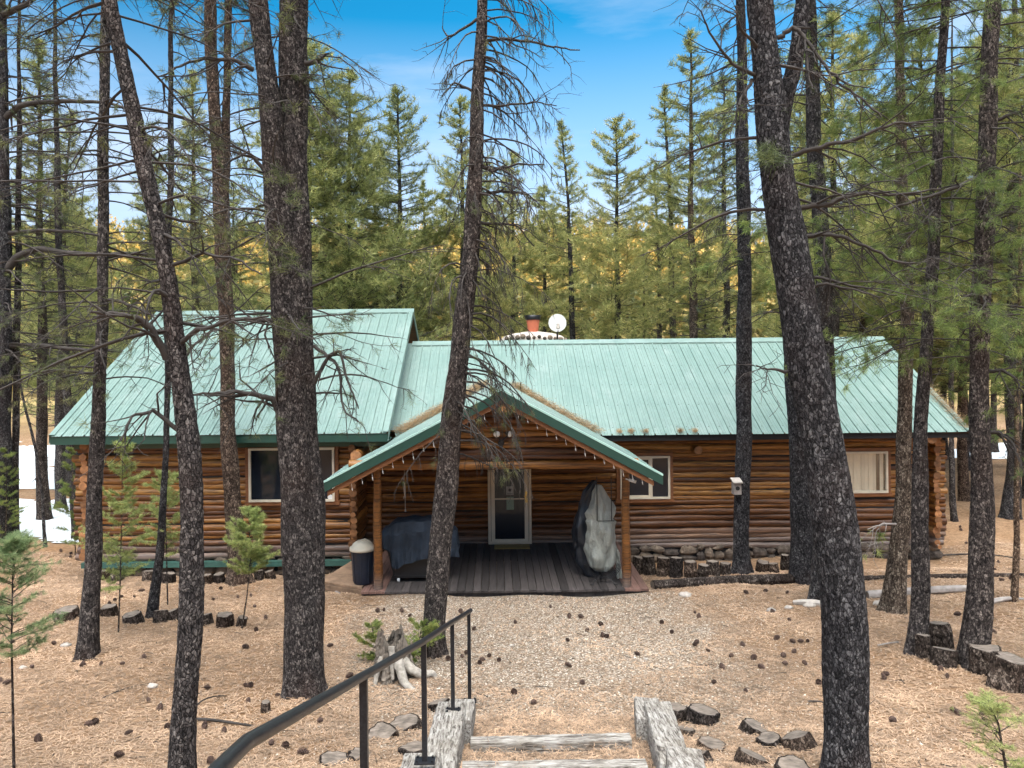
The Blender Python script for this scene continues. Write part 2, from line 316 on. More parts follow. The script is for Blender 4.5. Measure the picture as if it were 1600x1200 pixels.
# ---- a background conifer, built round the origin with height h
def conifer(seed, h, rad, nb, mat_leaf, base=.15, dead=.12, n=12, L=.21, wd=.020, bark='bark', tuftstep=.17, up=.35, lean=.0, open_=.0, name='pine_tree', trunk_r=.012):
    rng=np.random.default_rng(seed)
    root=empty(name)
    tb=MB(); k=9; pts=[(lean*h*(i/k)**2+.03*math.sin(i*1.3+seed),.03*math.cos(i*1.7+seed),h*i/k) for i in range(k+1)]
    r=[h*trunk_r*(1-.93*(i/k)**1.1)+.008 for i in range(k+1)]
    trunk_into(tb,pts,r,seed,res=.06,plate=(.07,.2),depth=.012,flare=.6); 
    tb.build('trunk',M[bark],root)
    mb=MB(); segs=[]; tf=[]
    P=np.array(pts)
    for b in range(nb):
        f=base+(1-base)*((b+rng.random())/nb)**.85
        if rng.random()<open_: continue
        z=f*h; x=np.interp(f*k,range(k+1),P[:,0]); y=np.interp(f*k,range(k+1),P[:,1]); az=rng.random()*2*math.pi
        prof=(min(1,(f-base)/.18+.45))*(1-f)**.72*1.12+.045
        Lb=rad*1.06*prof*rng.uniform(.45,1.2)*(1+.25*math.sin(az*2+seed+f*9))
        elev=(-.15+up*1.9*f**1.5)+rng.normal()*.15
        d=np.array([math.cos(az),math.sin(az),elev]); d/=np.linalg.norm(d)
        m=max(2,int(Lb/tuftstep)); p=np.array([x,y,z]); p0=p.copy()
        deadb = f<base+dead
        for i in range(m):
            q=p+d*Lb/m; segs.append((*p,*q,.016*(1-i/m)+.004,.016*(1-(i+1)/m)+.003)); 
            d=d+np.array([0,0,.05])+rng.normal(size=3)*.09; d/=np.linalg.norm(d)
            if (i+1)/m>.25:
                side=np.cross(d,[0,0,1]); side/=np.linalg.norm(side)+1e-6
                for sgn in (-1,1):
                    if rng.random()<.75:
                        ls=Lb*.34*rng.uniform(.4,1.1)*(1.15-(i+1)/m)+.05; e=q+(d*.6+side*sgn*.8+np.array([0,0,.12]))*ls
                        segs.append((*q,*e,.006,.003)); 
                        if not deadb or rng.random()<.2:
                            dd=(e-q)/np.linalg.norm(e-q); tf.append((*e,*(dd*.8+np.array([0,0,.35])),rng.uniform(.7,1.2)))
                            if ls>.25: tf.append((*((q+e)/2),*(dd*.8+np.array([0,0,.35])),rng.uniform(.6,1.)))
                if not deadb: tf.append((*q,*(d*.8+np.array([0,0,.3])),rng.uniform(.7,1.2)))
            p=q
    tf.append((*P[-1],0,0,1,1.1)); tf.append((P[-1][0],P[-1][1],h-.15,0,0,1,1.1))
    mb.segs(segs,3,.4,0); tufts_into(mb,tf,rng,n,L,wd,.6,1,(.15,.85))
    mb.build('crown',[M['twig'],M[mat_leaf]],root)
    return root
# ------------------------------------------------------------------ terrain
def grid_sheet(name, xs, ys, mat, zoff=0, keep=None, kind='structure', parent=None):
    X,Y=np.meshgrid(xs,ys,indexing='ij'); Z=np.array([[G(x,y)+zoff for y in ys] for x in xs])
    nx,ny=len(xs),len(ys); v=np.stack([X,Y,Z],-1).reshape(-1,3)
    i=np.arange(nx-1)[:,None]; j=np.arange(ny-1)[None]
    f=np.stack([i*ny+j,(i+1)*ny+j,(i+1)*ny+j+1,i*ny+j+1],-1).reshape(-1,4)
    if keep is not None:
        cx=v[f].mean(1); f=f[[bool(keep(a,b)) for a,b,_ in cx]]
    mb=MB(); mb.add(v,f,.5,0,True); o=mb.build(name,mat,parent); tag(o,kind=kind); return o
def ground_mat():
    m,nt,b,o=nm('pine_litter_ground')
    tc=N(nt,'TexCoord'); sx=N(nt,'SeparateXYZ'); nt.links.new(tc.outputs['Object'],sx.inputs[0])
    # needle-like streaks in three directions
    def streak(rot,sc1,sc2):
        mp=N(nt,'Mapping'); mp.inputs['Rotation'].default_value=(0,0,R(rot)); mp.inputs['Scale'].default_value=(sc1,sc2,1); nt.links.new(tc.outputs['Object'],mp.inputs[0])
        n=N(nt,'TexNoise'); n.inputs['Scale'].default_value=1; n.inputs['Detail'].default_value=3; nt.links.new(mp.outputs[0],n.inputs['Vector']); return n.outputs[0]
    a=streak(10,12,130); c=streak(75,14,110); d=streak(-40,11,120)
    m1=mix(nt,a,c,.5,'LIGHTEN'); m2=mix(nt,m1,d,.7,'LIGHTEN')
    needles=ramp(nt,m2,[(.45,(.11,.072,.045)),(.56,(.31,.21,.135)),(.66,(.48,.35,.24)),(.78,(.62,.53,.41))])
    big=noisy(nt,.55,(1,1,1),5,.6); patch=ramp(nt,big,[(.35,(.80,.66,.52)),(.62,(1.05,1,.95))])
    needles=mix(nt,needles,patch,.8,'MULTIPLY')
    v=N(nt,'TexVoronoi'); v.inputs['Scale'].default_value=38; nt.links.new(tc.outputs['Object'],v.inputs['Vector'])
    gv=ramp(nt,v.outputs['Color'],[(.1,(.20,.165,.13)),(.5,(.38,.33,.27)),(.9,(.66,.62,.55))])
    dk=ramp(nt,v.outputs['Distance'],[(.3,(1,1,1)),(.75,(.35,.3,.26))]); gravel=mix(nt,gv,dk,1.0,'MULTIPLY')
    # gravel path area: ellipse round (1,10.5)
    def mth(op,*ar):
        q=nt.nodes.new('ShaderNodeMath'); q.operation=op
        for k,x in enumerate(ar):
            if hasattr(x,'is_linked'): nt.links.new(x,q.inputs[k])
            else: q.inputs[k].default_value=x
        return q.outputs[0]
    ex=mth('DIVIDE',mth('SUBTRACT',sx.outputs['X'],.55),3.0); ey=mth('DIVIDE',mth('SUBTRACT',sx.outputs['Y'],11.2),5.2)
    rr=mth('ADD',mth('MULTIPLY',ex,ex),mth('MULTIPLY',ey,ey)); n2=noisy(nt,1.6,(1,1,1),6,.7)
    fac=mth('SUBTRACT',mth('ADD',mth('MULTIPLY',n2,1.9),.15),rr); fr=ramp(nt,fac,[(.0,(0,0,0)),(.55,(.85,.85,.85))])
    near=mix(nt,needles,gravel,fr)
    # hill: dry grass
    gn=noisy(nt,.35,(1,1,1),8,.65); hill=ramp(nt,gn,[(.3,(.16,.13,.06)),(.55,(.38,.29,.13)),(.75,(.55,.42,.2))])
    hf=ramp(nt,mth('DIVIDE',sx.outputs['Y'],100),[(.45,(0,0,0)),(.62,(1,1,1))])
    c4=mix(nt,near,hill,hf); nt.links.new(c4,b.inputs['Base Color']); b.inputs['Roughness'].default_value=1; b.inputs['Specular IOR Level'].default_value=.1
    bump(nt,b,m2,.6,.02); return m
M['ground']=ground_mat()
xs=np.concatenate([np.linspace(-420,-40,36),np.linspace(-38,-9,30),np.linspace(-8.8,9,120),np.linspace(9.5,38,30),np.linspace(40,420,36)])
ys=np.concatenate([np.linspace(-420,-40,20),np.linspace(-36,-1,12),np.linspace(-.8,20,150),np.linspace(21,60,40),np.linspace(64,330,50)])
grid_sheet('ground',xs,ys,M['ground'])
M['snow']=simple('old_snow',(.74,.80,.86),.6,var=.10,scale=2.5,bs=.4,bd=.05)
def snow_keep(x,y):
    e=.5*math.sin(x*1.3)+.35*math.sin(x*3.1+y)+.3*math.sin(y*2.2)
    if x<0: return -36+e<x<-9.6+e*.5-(y-19.5)*.13 and (19.7+e*.5+(x+12)*-.05<y<25.6+e*.6 or 27.8+e<y<43+2*e) 
    return False
grid_sheet('snow',np.linspace(-38,-9,150),np.linspace(18.5,46,130),M['snow'],.03,snow_keep)
grid_sheet('snow',np.linspace(16,34,60),np.linspace(31,46,50),M['snow'],.03,lambda x,y: 17+math.sin(y)<x<33 and 32.5+.8*math.sin(x)<y<37+1.2*math.sin(x*.8))
# ------------------------------------------------------------------ far wooded hill (uncountable)
def far_forest():
    rng=np.random.default_rng(5); mb=MB(); n=2300; V=[];T=[]
    cnt=0
    while cnt<n:
        y=rng.uniform(62,300)**1.0; x=rng.uniform(-.85,.85)*y
        if math.sin(x*.06+2)*math.sin(y*.045+x*.02)>.55 and rng.random()<.85: continue
        h=rng.uniform(4.5,10.5); z=G(x,y)-.3; k=rng.integers(60,100); cnt+=1
        f=rng.random(k)**.8; a=rng.random(k)*6.283; rr=h*rng.uniform(.16,.30)*(np.sin(np.clip(f*.9+.12,0,1)*3.14)**.8 if rng.random()<.5 else (1-f)**.7)*(.35+.65*rng.random(k))+.08
        c=np.stack([x+rr*np.cos(a),y+rr*np.sin(a),z+h*(.1+.9*f)],1)
        s=h*.085*(1.15-.7*f)
        u=rng.normal(size=(k,3)); u/=np.linalg.norm(u,axis=1)[:,None]; q=np.cross(u,rng.normal(size=(k,3))); q/=np.linalg.norm(q,axis=1)[:,None]
        ng=rng.random()<.42
        V.append(np.stack([c-u*s[:,None],c+u*s[:,None]*.8,c+q*s[:,None]*1.1],1).reshape(-1,3)); T.append(np.repeat(np.clip((rng.random()*.25 if ng else .35+rng.random()*.55)+rng.normal(size=k)*.12,0,1),3))
    V=np.vstack(V); mb.add(V,np.arange(len(V)).reshape(-1,3),np.concatenate(T),0)
    o=mb.build('distant_forest',leaf_mat('hillside_foliage',(.06,.085,.03),(.18,.18,.06),(.48,.36,.12),.3)); tag(o,kind='stuff')
far_forest()
# ------------------------------------------------------------------ background pines
protos=[conifer(11,14,3.0,195,'needle_back',base=.24), conifer(12,13,2.3,160,'needle_back',base=.28,open_=.08),
        conifer(13,15,2.1,165,'needle_back',base=.3,open_=.06,bark='bark_brown'), conifer(14,12,3.1,185,'needle_back',base=.2,up=.25),
        conifer(15,14,1.8,140,'needle_back',base=.3,open_=.1,lean=.03)]
PH=[14,13,15,12,14]
used=set()
def place_pine(k,x,y,h,label,group,rz):
    if k in used: r=copy_tree(protos[k])
    else: r=protos[k]; used.add(k)
    s=h/PH[k]; r.location=(x,y,G(x,y)-.05); r.scale=(s*1.0,s*1.0,s); r.rotation_euler.z=rz
    tag(r,label,'pine tree',group); return r
rb=random.Random(3)
# those whose tips make the skyline: tip px, tip py, distance, kind
sky_pines=[(585,215,29,1,'pine filling the gap between the double trunk and the tall pale spire'),
  (760,255,30,0,'dense pine hidden behind the hanging twigs of the central trunk'),
 (850,290,35,3,'low wide pine directly behind the satellite dish'),
   (1050,140,31,4,'thin pine tip left of the very tall pine'),
 (480,60,24,3,'pine showing through the fork of the double trunk'),
   (1300,20,23,3,'tall green pine right of the fork of the huge leaning trunk'),
 (1530,60,26,3,'tall broad pine behind the trunk with the scraped patch'),
 (1600,-20,24,1,'tall open pine past the right edge'),
 (622,138,27,0,'tall pale green pine behind the left roof ridge, its spire alone against the sky'),
 (545,110,25,3,'broad leafy pine just right of the big double trunk, behind the house'),
 (720,150,28,1,'slim pine half hidden behind the central dark trunk'),
 (895,190,30,4,'narrow thin pine behind the satellite dish'),
 (962,183,28,0,'full bushy pine standing alone behind the roof ridge, right of the dish'),
 (1078,48,26,2,'very tall pine left of the leaning dark trunk, behind the roof'),
 (1030,260,34,4,'short slender pine behind the ridge between two taller ones'),
 (800,235,33,1,'yellowish pine behind the twigs right of the central trunk'),
 (670,285,36,4,'small far pine left of the central trunk'),
 (505,200,31,2,'pine crown behind the branches right of the double trunk'),
 (1130,120,32,1,'tall pine behind the trunk that carries the birdhouse'),
 (300,110,30,2,'thin tall pine between the leaning trunks at left'),
 (235,215,26,1,'open pine behind the diagonal leaning trunk'),
 (88,170,24,4,'thin straight pine beyond the left end of the house'),
 (60,60,22,2,'tall sparse pine at the left edge beyond the snow'),
 (120,330,30,3,'short dark pine beyond the left roof corner'),
 (1345,60,24,2,'tall pine rising behind the right half of the roof'),
 (1440,40,23,1,'tall pine behind the right roof corner'),
 (1500,120,30,3,'bushy green pine right of the roof corner'),
 (1575,30,21,0,'dense pine at the right edge beyond the house'),
 (1380,180,33,3,'broad pine behind the right part of the ridge'),
 (1250,150,31,0,'dense pine hidden by the big leaning trunk')]
for i,(px,py,Y,k,lab) in enumerate(sky_pines):
    p=W(px,py,Y); place_pine(k,p.x,Y,p.z-G(p.x,Y),lab,'pines behind the house',rb.random()*6.28)
zones=[(-22,-8,24,50,12,'pine in the stand beyond the snow, left of the house'),(-9,9,34,54,7,'pine in the row behind the roof ridge'),(9,28,22,50,24,'pine in the stand right of the house'),(-40,-20,30,58,10,'pine far off at the left edge of the wood'),(24,40,30,58,8,'pine far off at the right edge of the wood')]
for (x0,x1,y0,y1,n,lab) in zones:
    for i in range(n):
        y=rb.uniform(y0,y1); x=rb.uniform(x0,x1)*(y/ (y0+y1)*2)
        if y<25 and -9.5<x<10.5: y+=6
        if x<-10 and y<30: x-=4
        hh=rb.uniform(6.0,10.5) if abs(x)<9 else rb.uniform(7,13)
        if -6<x<9: hh=min(hh, 3.6+y*.17)
        place_pine(rb.randrange(5),x,y,hh,lab,lab.replace('pine ','pines ',1),rb.random()*6.28)
# ------------------------------------------------------------------ foreground trees, traced trunks
def traced_tree(name,label,stems,seed,base=None,bark='bark',branch=None,leaf='needle',group=None,limbs=(),tufts_on=None,res=None,cat='pine tree',top=5.0,extra=None):
    """stems: list of [(px,py,width),...] bottom first. base: pixel of the foot; depth from the ground there"""
    bx,by=base if base else stems[0][0][:2]
    g=ground_at(bx,by); Y=g.y; root=empty(name,g,label,cat,group)
    tb=MB(); k=F/Y; allq=[]
    for si,st in enumerate(stems):
        yy=Y+(si*.12 if si else 0)
        pts=[W(px,py,yy) for px,py,_ in st]; r=[wd*.46/k for *_,wd in st]
        if si==0 or (extra and extra.get('grounded')): pts[0].z=min(pts[0].z,G(pts[0].x,yy))-.12
        d=(pts[-1]-pts[-2]).normalized(); tp=top*(1 if si==0 else .7)
        for q in (.35,.7,1.): pts.append(pts[-1]+(d*.6+Vector((0,0,.4)))*tp/3); r.append(r[-1]*.72)
        rs=res or max(.012,Y*.0024)
        Q,rr=trunk_into(tb,pts,r,seed+si,res=rs,plate=(max(.026,rs*2.2),max(.06,rs*4)),depth=.008,flare=.9 if si==0 else 0)
        allq.append((Q,rr))
    tb.build('trunk',M[bark],root,g)
    rng=np.random.default_rng(seed+100); segs=[]; tf=[]; 
    b=dict(n=40,z0=.25,z1=1.,L=1.4,r=.014,droop=.25,wig=.2,lift=.1,subs=6,tuftp=.12,elev=(-.1,.35),hang=0.,depth=2,side=None,sub_len=.42)
    if branch: b.update(branch)
    for i in range(b['n']):
        Q,rr=allq[rng.integers(len(allq))]; f=rng.uniform(b['z0'],b['z1']); j=min(len(Q)-1,int(f*len(Q)))
        az=rng.random()*6.283
        if b['side'] and rng.random()<.7: az=(0 if b['side']>0 else math.pi)+rng.normal()*.5
        e=rng.uniform(*b['elev']); d=np.array([math.cos(az),math.sin(az),e])
        if abs(math.sin(az))>.8 and math.sin(az)<0 and Y<9: continue
        Lb=b['L']*rng.uniform(.35,1.15)*(1-.35*max(0,f-.75)/.25)
        grow(rng,Q[j]+d*rr[j]*.7,d,Lb,b['r']*rng.uniform(.6,1.2),segs,tf,b['droop'],b['wig'],b['lift'],b['depth'],b['subs'],b['tuftp'],b['sub_len'],b['hang'])
    # live crown above the frame
    Q,rr=allq[0]
    mb=MB(); mb.segs(segs,4,rng.random(1)[0]*.4+.3,0)
    mb.build('branches',[M['twig']],root,g)
    for lb in limbs:
        lm=MB(); ls=[]   # individually seen limbs: (thickness_px, [pixel path], mat)
        th,path=lb[0],lb[1]; n=len(path); dy=lb[2] if len(lb)>2 else -.3
        pts=[W(px,py,Y+dy*(i/(n-1))) for i,(px,py) in enumerate(path)]
        P=np.array([tuple(p) for p in pts]); t=np.linspace(0,n-1,(n-1)*5+1); P=np.stack([np.interp(t,range(n),P[:,c]) for c in range(3)],1)
        P[1:-1]=(P[:-2]+P[1:-1]*2+P[2:])/4; P+=np.random.default_rng(seed+n).normal(size=P.shape)*.006
        rad=np.linspace(th/2/k,th/2/k*.3,len(P)); lm.ring(P,rad,7,.5,0)
        for q in range(max(2,len(P)//2)):
            i=rng.integers(2,len(P)-1); d=(P[i]-P[i-1]); d/=np.linalg.norm(d)+1e-9; nd=d*.6+rng.normal(size=3)*.6+np.array([0,0,-.15])
            grow(rng,P[i],nd,rng.uniform(.25,.8),rad[i]*.45,ls,tf,.2,.35,.1,1,4,b['tuftp']*.6,.5)
        lm.segs(ls,4,.5,0); lm.build('limb',[M['twig_grey'] if bark!='bark' else M['twig']],root,g)
    if tufts_on:
        for (px,py,s,cnt) in tufts_on:   # clusters of long needles seen close up
            for q in range(cnt):
                p=W(px+rng.normal()*s,py+rng.normal()*s*.7,Y-.35+rng.normal()*.15); d=rng.normal(size=3); d[2]=abs(d[2])*.6; tf.append((*p,*d,rng.uniform(.9,1.4)))
    if tf:
        nb=MB(); bl=leaf=='needle_bright'; tufts_into(nb,tf,rng,(20 if bl else 22) if Y<12 else (17 if bl else 15),.12 if Y<12 else .14,.0045 if Y<12 else .009,.75,0); nb.build('needles',[M[leaf]],root,g)
    return root
dead=dict(n=46,L=1.5,droop=.35,subs=8,tuftp=.06)
TT=traced_tree
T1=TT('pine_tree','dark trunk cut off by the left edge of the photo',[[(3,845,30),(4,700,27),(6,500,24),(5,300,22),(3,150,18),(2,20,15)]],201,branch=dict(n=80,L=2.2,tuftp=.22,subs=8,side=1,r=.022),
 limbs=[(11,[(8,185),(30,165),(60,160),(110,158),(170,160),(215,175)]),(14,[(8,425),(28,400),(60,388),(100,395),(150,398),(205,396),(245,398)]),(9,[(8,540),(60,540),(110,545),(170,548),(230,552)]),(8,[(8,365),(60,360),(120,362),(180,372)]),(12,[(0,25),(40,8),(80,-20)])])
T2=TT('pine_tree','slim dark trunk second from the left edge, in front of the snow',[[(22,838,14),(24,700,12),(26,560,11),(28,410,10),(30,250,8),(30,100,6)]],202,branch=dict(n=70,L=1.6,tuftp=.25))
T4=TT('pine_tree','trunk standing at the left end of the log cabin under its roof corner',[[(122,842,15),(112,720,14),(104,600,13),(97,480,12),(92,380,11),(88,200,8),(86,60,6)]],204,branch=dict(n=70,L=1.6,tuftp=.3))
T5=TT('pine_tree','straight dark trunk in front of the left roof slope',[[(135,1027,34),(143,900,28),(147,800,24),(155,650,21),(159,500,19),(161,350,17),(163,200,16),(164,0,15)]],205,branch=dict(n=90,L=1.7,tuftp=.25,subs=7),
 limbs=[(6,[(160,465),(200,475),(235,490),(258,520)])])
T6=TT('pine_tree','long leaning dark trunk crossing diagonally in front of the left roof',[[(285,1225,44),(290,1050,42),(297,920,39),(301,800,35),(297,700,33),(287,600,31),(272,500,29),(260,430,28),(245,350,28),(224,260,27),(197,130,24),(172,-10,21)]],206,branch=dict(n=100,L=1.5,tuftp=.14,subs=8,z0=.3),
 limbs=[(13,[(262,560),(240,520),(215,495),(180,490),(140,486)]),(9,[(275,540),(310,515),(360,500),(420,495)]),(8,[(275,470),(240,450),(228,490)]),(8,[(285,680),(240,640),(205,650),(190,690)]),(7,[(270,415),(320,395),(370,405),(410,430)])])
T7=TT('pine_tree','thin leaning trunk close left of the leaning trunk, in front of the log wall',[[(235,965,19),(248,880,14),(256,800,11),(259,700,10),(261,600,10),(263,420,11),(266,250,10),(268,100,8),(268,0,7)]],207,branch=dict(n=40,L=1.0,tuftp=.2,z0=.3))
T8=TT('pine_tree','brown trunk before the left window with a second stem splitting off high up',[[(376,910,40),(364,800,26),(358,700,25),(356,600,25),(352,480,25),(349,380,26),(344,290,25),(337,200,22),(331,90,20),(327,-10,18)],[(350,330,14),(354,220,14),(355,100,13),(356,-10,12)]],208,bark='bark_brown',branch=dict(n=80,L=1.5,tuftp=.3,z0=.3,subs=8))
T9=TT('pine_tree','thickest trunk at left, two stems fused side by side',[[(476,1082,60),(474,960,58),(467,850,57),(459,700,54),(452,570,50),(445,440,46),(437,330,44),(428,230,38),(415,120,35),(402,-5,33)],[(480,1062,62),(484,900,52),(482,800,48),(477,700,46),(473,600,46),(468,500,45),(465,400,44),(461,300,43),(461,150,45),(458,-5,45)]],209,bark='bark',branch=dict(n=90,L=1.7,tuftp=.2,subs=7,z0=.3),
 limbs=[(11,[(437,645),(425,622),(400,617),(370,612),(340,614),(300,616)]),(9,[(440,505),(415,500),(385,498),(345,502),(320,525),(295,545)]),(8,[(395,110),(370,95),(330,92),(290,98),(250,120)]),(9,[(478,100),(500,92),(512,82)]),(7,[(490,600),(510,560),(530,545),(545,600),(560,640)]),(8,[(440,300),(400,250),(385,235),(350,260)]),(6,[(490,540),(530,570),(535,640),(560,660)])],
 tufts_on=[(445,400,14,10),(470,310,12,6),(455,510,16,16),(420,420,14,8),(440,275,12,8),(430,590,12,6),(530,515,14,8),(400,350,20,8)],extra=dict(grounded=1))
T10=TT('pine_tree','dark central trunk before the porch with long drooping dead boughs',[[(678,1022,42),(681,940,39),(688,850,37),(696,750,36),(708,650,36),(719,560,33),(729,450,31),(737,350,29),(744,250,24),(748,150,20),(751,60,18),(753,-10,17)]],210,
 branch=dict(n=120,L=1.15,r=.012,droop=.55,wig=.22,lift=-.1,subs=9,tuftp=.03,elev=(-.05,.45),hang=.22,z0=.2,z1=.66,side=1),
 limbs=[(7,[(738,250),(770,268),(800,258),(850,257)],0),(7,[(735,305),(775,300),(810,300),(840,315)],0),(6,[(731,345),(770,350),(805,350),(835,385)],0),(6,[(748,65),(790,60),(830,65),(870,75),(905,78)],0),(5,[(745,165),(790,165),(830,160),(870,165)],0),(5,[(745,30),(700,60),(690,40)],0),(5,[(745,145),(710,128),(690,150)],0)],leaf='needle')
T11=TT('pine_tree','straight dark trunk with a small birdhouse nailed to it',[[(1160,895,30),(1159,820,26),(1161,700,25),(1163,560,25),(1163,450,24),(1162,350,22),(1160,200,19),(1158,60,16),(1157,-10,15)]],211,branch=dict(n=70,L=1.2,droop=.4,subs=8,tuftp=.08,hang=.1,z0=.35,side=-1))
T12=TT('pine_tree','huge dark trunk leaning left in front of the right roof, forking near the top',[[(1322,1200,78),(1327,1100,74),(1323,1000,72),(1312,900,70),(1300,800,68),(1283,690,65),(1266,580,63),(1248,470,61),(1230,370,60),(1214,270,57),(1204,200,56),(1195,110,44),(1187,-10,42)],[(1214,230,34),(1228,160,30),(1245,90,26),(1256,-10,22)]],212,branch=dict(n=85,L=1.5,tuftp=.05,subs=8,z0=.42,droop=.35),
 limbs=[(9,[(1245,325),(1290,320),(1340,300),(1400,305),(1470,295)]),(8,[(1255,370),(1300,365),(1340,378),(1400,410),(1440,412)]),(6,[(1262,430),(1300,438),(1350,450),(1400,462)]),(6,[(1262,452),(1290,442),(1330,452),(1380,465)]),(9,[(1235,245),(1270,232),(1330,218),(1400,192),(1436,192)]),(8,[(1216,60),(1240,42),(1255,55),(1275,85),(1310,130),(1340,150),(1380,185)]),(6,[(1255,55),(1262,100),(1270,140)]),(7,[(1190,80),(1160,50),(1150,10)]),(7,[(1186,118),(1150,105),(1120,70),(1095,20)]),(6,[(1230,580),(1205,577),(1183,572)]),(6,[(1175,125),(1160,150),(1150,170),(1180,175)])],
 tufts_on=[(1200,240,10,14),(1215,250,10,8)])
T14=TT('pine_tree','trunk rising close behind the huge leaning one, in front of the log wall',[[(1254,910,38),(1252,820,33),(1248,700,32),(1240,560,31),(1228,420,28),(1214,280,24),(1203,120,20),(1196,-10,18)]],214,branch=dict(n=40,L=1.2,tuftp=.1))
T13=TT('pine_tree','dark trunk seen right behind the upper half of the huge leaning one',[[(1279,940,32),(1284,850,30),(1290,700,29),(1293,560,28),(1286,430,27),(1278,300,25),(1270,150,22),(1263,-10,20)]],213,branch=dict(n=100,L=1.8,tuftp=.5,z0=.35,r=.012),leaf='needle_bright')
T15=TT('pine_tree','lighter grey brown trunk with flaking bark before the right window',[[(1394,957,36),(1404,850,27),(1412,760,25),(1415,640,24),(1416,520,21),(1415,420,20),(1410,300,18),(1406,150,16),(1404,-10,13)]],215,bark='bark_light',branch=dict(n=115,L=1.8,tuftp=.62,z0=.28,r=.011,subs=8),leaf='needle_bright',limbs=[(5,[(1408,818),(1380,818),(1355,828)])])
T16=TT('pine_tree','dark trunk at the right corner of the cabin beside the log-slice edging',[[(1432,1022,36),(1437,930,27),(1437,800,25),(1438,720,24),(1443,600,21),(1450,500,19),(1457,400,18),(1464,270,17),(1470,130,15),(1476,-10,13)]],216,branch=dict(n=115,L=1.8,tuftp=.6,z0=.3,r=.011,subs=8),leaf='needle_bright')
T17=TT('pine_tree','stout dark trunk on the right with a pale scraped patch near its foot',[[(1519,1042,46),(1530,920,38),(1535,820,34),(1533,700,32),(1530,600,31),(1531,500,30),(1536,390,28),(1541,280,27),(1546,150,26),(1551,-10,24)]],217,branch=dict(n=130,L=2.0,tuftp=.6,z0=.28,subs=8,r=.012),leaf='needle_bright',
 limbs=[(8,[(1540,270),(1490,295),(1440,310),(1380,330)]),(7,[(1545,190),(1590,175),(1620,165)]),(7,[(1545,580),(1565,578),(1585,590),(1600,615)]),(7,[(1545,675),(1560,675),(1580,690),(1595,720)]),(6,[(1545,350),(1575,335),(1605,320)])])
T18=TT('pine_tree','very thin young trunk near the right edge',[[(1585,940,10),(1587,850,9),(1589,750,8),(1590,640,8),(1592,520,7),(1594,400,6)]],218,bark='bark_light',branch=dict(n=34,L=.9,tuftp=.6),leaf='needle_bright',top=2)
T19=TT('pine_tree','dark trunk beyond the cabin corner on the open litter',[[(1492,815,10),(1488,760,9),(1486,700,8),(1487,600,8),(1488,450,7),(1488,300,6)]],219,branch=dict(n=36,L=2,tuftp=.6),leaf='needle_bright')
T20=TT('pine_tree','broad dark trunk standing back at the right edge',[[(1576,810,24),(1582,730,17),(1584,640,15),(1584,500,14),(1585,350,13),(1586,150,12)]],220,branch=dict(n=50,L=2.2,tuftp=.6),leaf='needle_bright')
T3=TT('dead_tree','thin bare leaning stick of a trunk at the left of the snow',[[(72,855,6),(66,780,5),(55,700,4.5),(42,645,4),(30,590,3)]],203,branch=dict(n=6,L=.6,tuftp=0),top=.3,cat='dead tree')
# pale scraped patch on T17
# ---- saplings: thin stem, airy whorls
def sapling(name,label,foot,path,leaf,rad,seed,nb=46,f0=.3,L=.07,wd=.006,n=26,cat='sapling',stem=.009,Y=None):
    g=ground_at(*foot) if Y is None else W(foot[0],foot[1],Y)
    root=empty(name,g,label,cat); Yd=g.y
    pts=[W(px,py,Yd) for px,py in [foot]+path]; P=np.array([tuple(p) for p in pts]); 
    tb=MB(); tb.ring(P,np.linspace(stem*1.5,stem*.3,len(P)),8,.6,0); tb.build('stem',M['bark_brown'],root,g)
    rng=np.random.default_rng(seed); segs=[]; tf=[]; h=P[-1][2]-P[0][2]; m=len(P)-1
    for i in range(nb):
        f=f0+(1-f0)*(i+rng.random())/nb; j=min(m-1,int(f*m)); p=P[j]+(P[j+1]-P[j])*(f*m-j); az=rng.random()*6.283
        tt=(f-f0)/(1-f0); Lb=rad*min(1,.55+tt*2.2)*(1-tt)**.5*rng.uniform(.35,1.2)+.05; d=np.array([math.cos(az),math.sin(az),.15+.6*f])
        k=max(3,int(Lb/.07)); d/=np.linalg.norm(d)
        for q in range(k):
            e=p+d*Lb/k; segs.append((*p,*e,.004*(1-q/k)+.001,.004*(1-(q+1)/k)+.001)); d=d+rng.normal(size=3)*.12+np.array([0,0,.03]); d/=np.linalg.norm(d)
            if (q+1)/k>.3:
                tf.append((*e,*d,1.)); side=np.cross(d,[0,0,1])
                for sg in (-1,1):
                    for _ in range(2):
                        l2=Lb*.35*rng.random()+.03; ee=e+(d*.6+side*sg*.9+rng.normal(size=3)*.12)*l2; segs.append((*e,*ee,.002,.001)); tf.append((*ee,*((ee-e)/np.linalg.norm(ee-e)),.9)); tf.append((*((ee+e)/2),*((ee-e)/np.linalg.norm(ee-e)),.8))
            p=e
    mb=MB(); mb.segs(segs,3,.6,0); tufts_into(mb,tf,rng,n,L,wd,.8,1,(.2,.9)); mb.build('foliage',[M['twig'],M[leaf]],root,g); return root
sapling('sapling','blue green young fir with a bare lower stem at the lower left edge',(22,1215),[(20,1100),(18,1000),(20,900),(24,845)],'needle_blue',.38,31,nb=56,f0=.42,L=.05,wd=.003,n=22)
sapling('sapling','yellowish green young fir before the left end of the log wall',(185,988),[(188,900),(190,800),(192,690)],'needle_sap',.52,32,nb=56,f0=.25,L=.06,n=16)
sapling('sapling','soft green young fir with a thin crooked stem below the left window',(378,982),[(386,930),(392,870),(388,800)],'needle_sap',.42,33,nb=46,f0=.5,L=.06,n=24)
sapling('sapling','green foliage of a young fir beside the thin leaning trunk',(262,945),[(260,860),(258,790),(256,740)],'needle_sap',.45,34,nb=40,f0=.3,n=14)
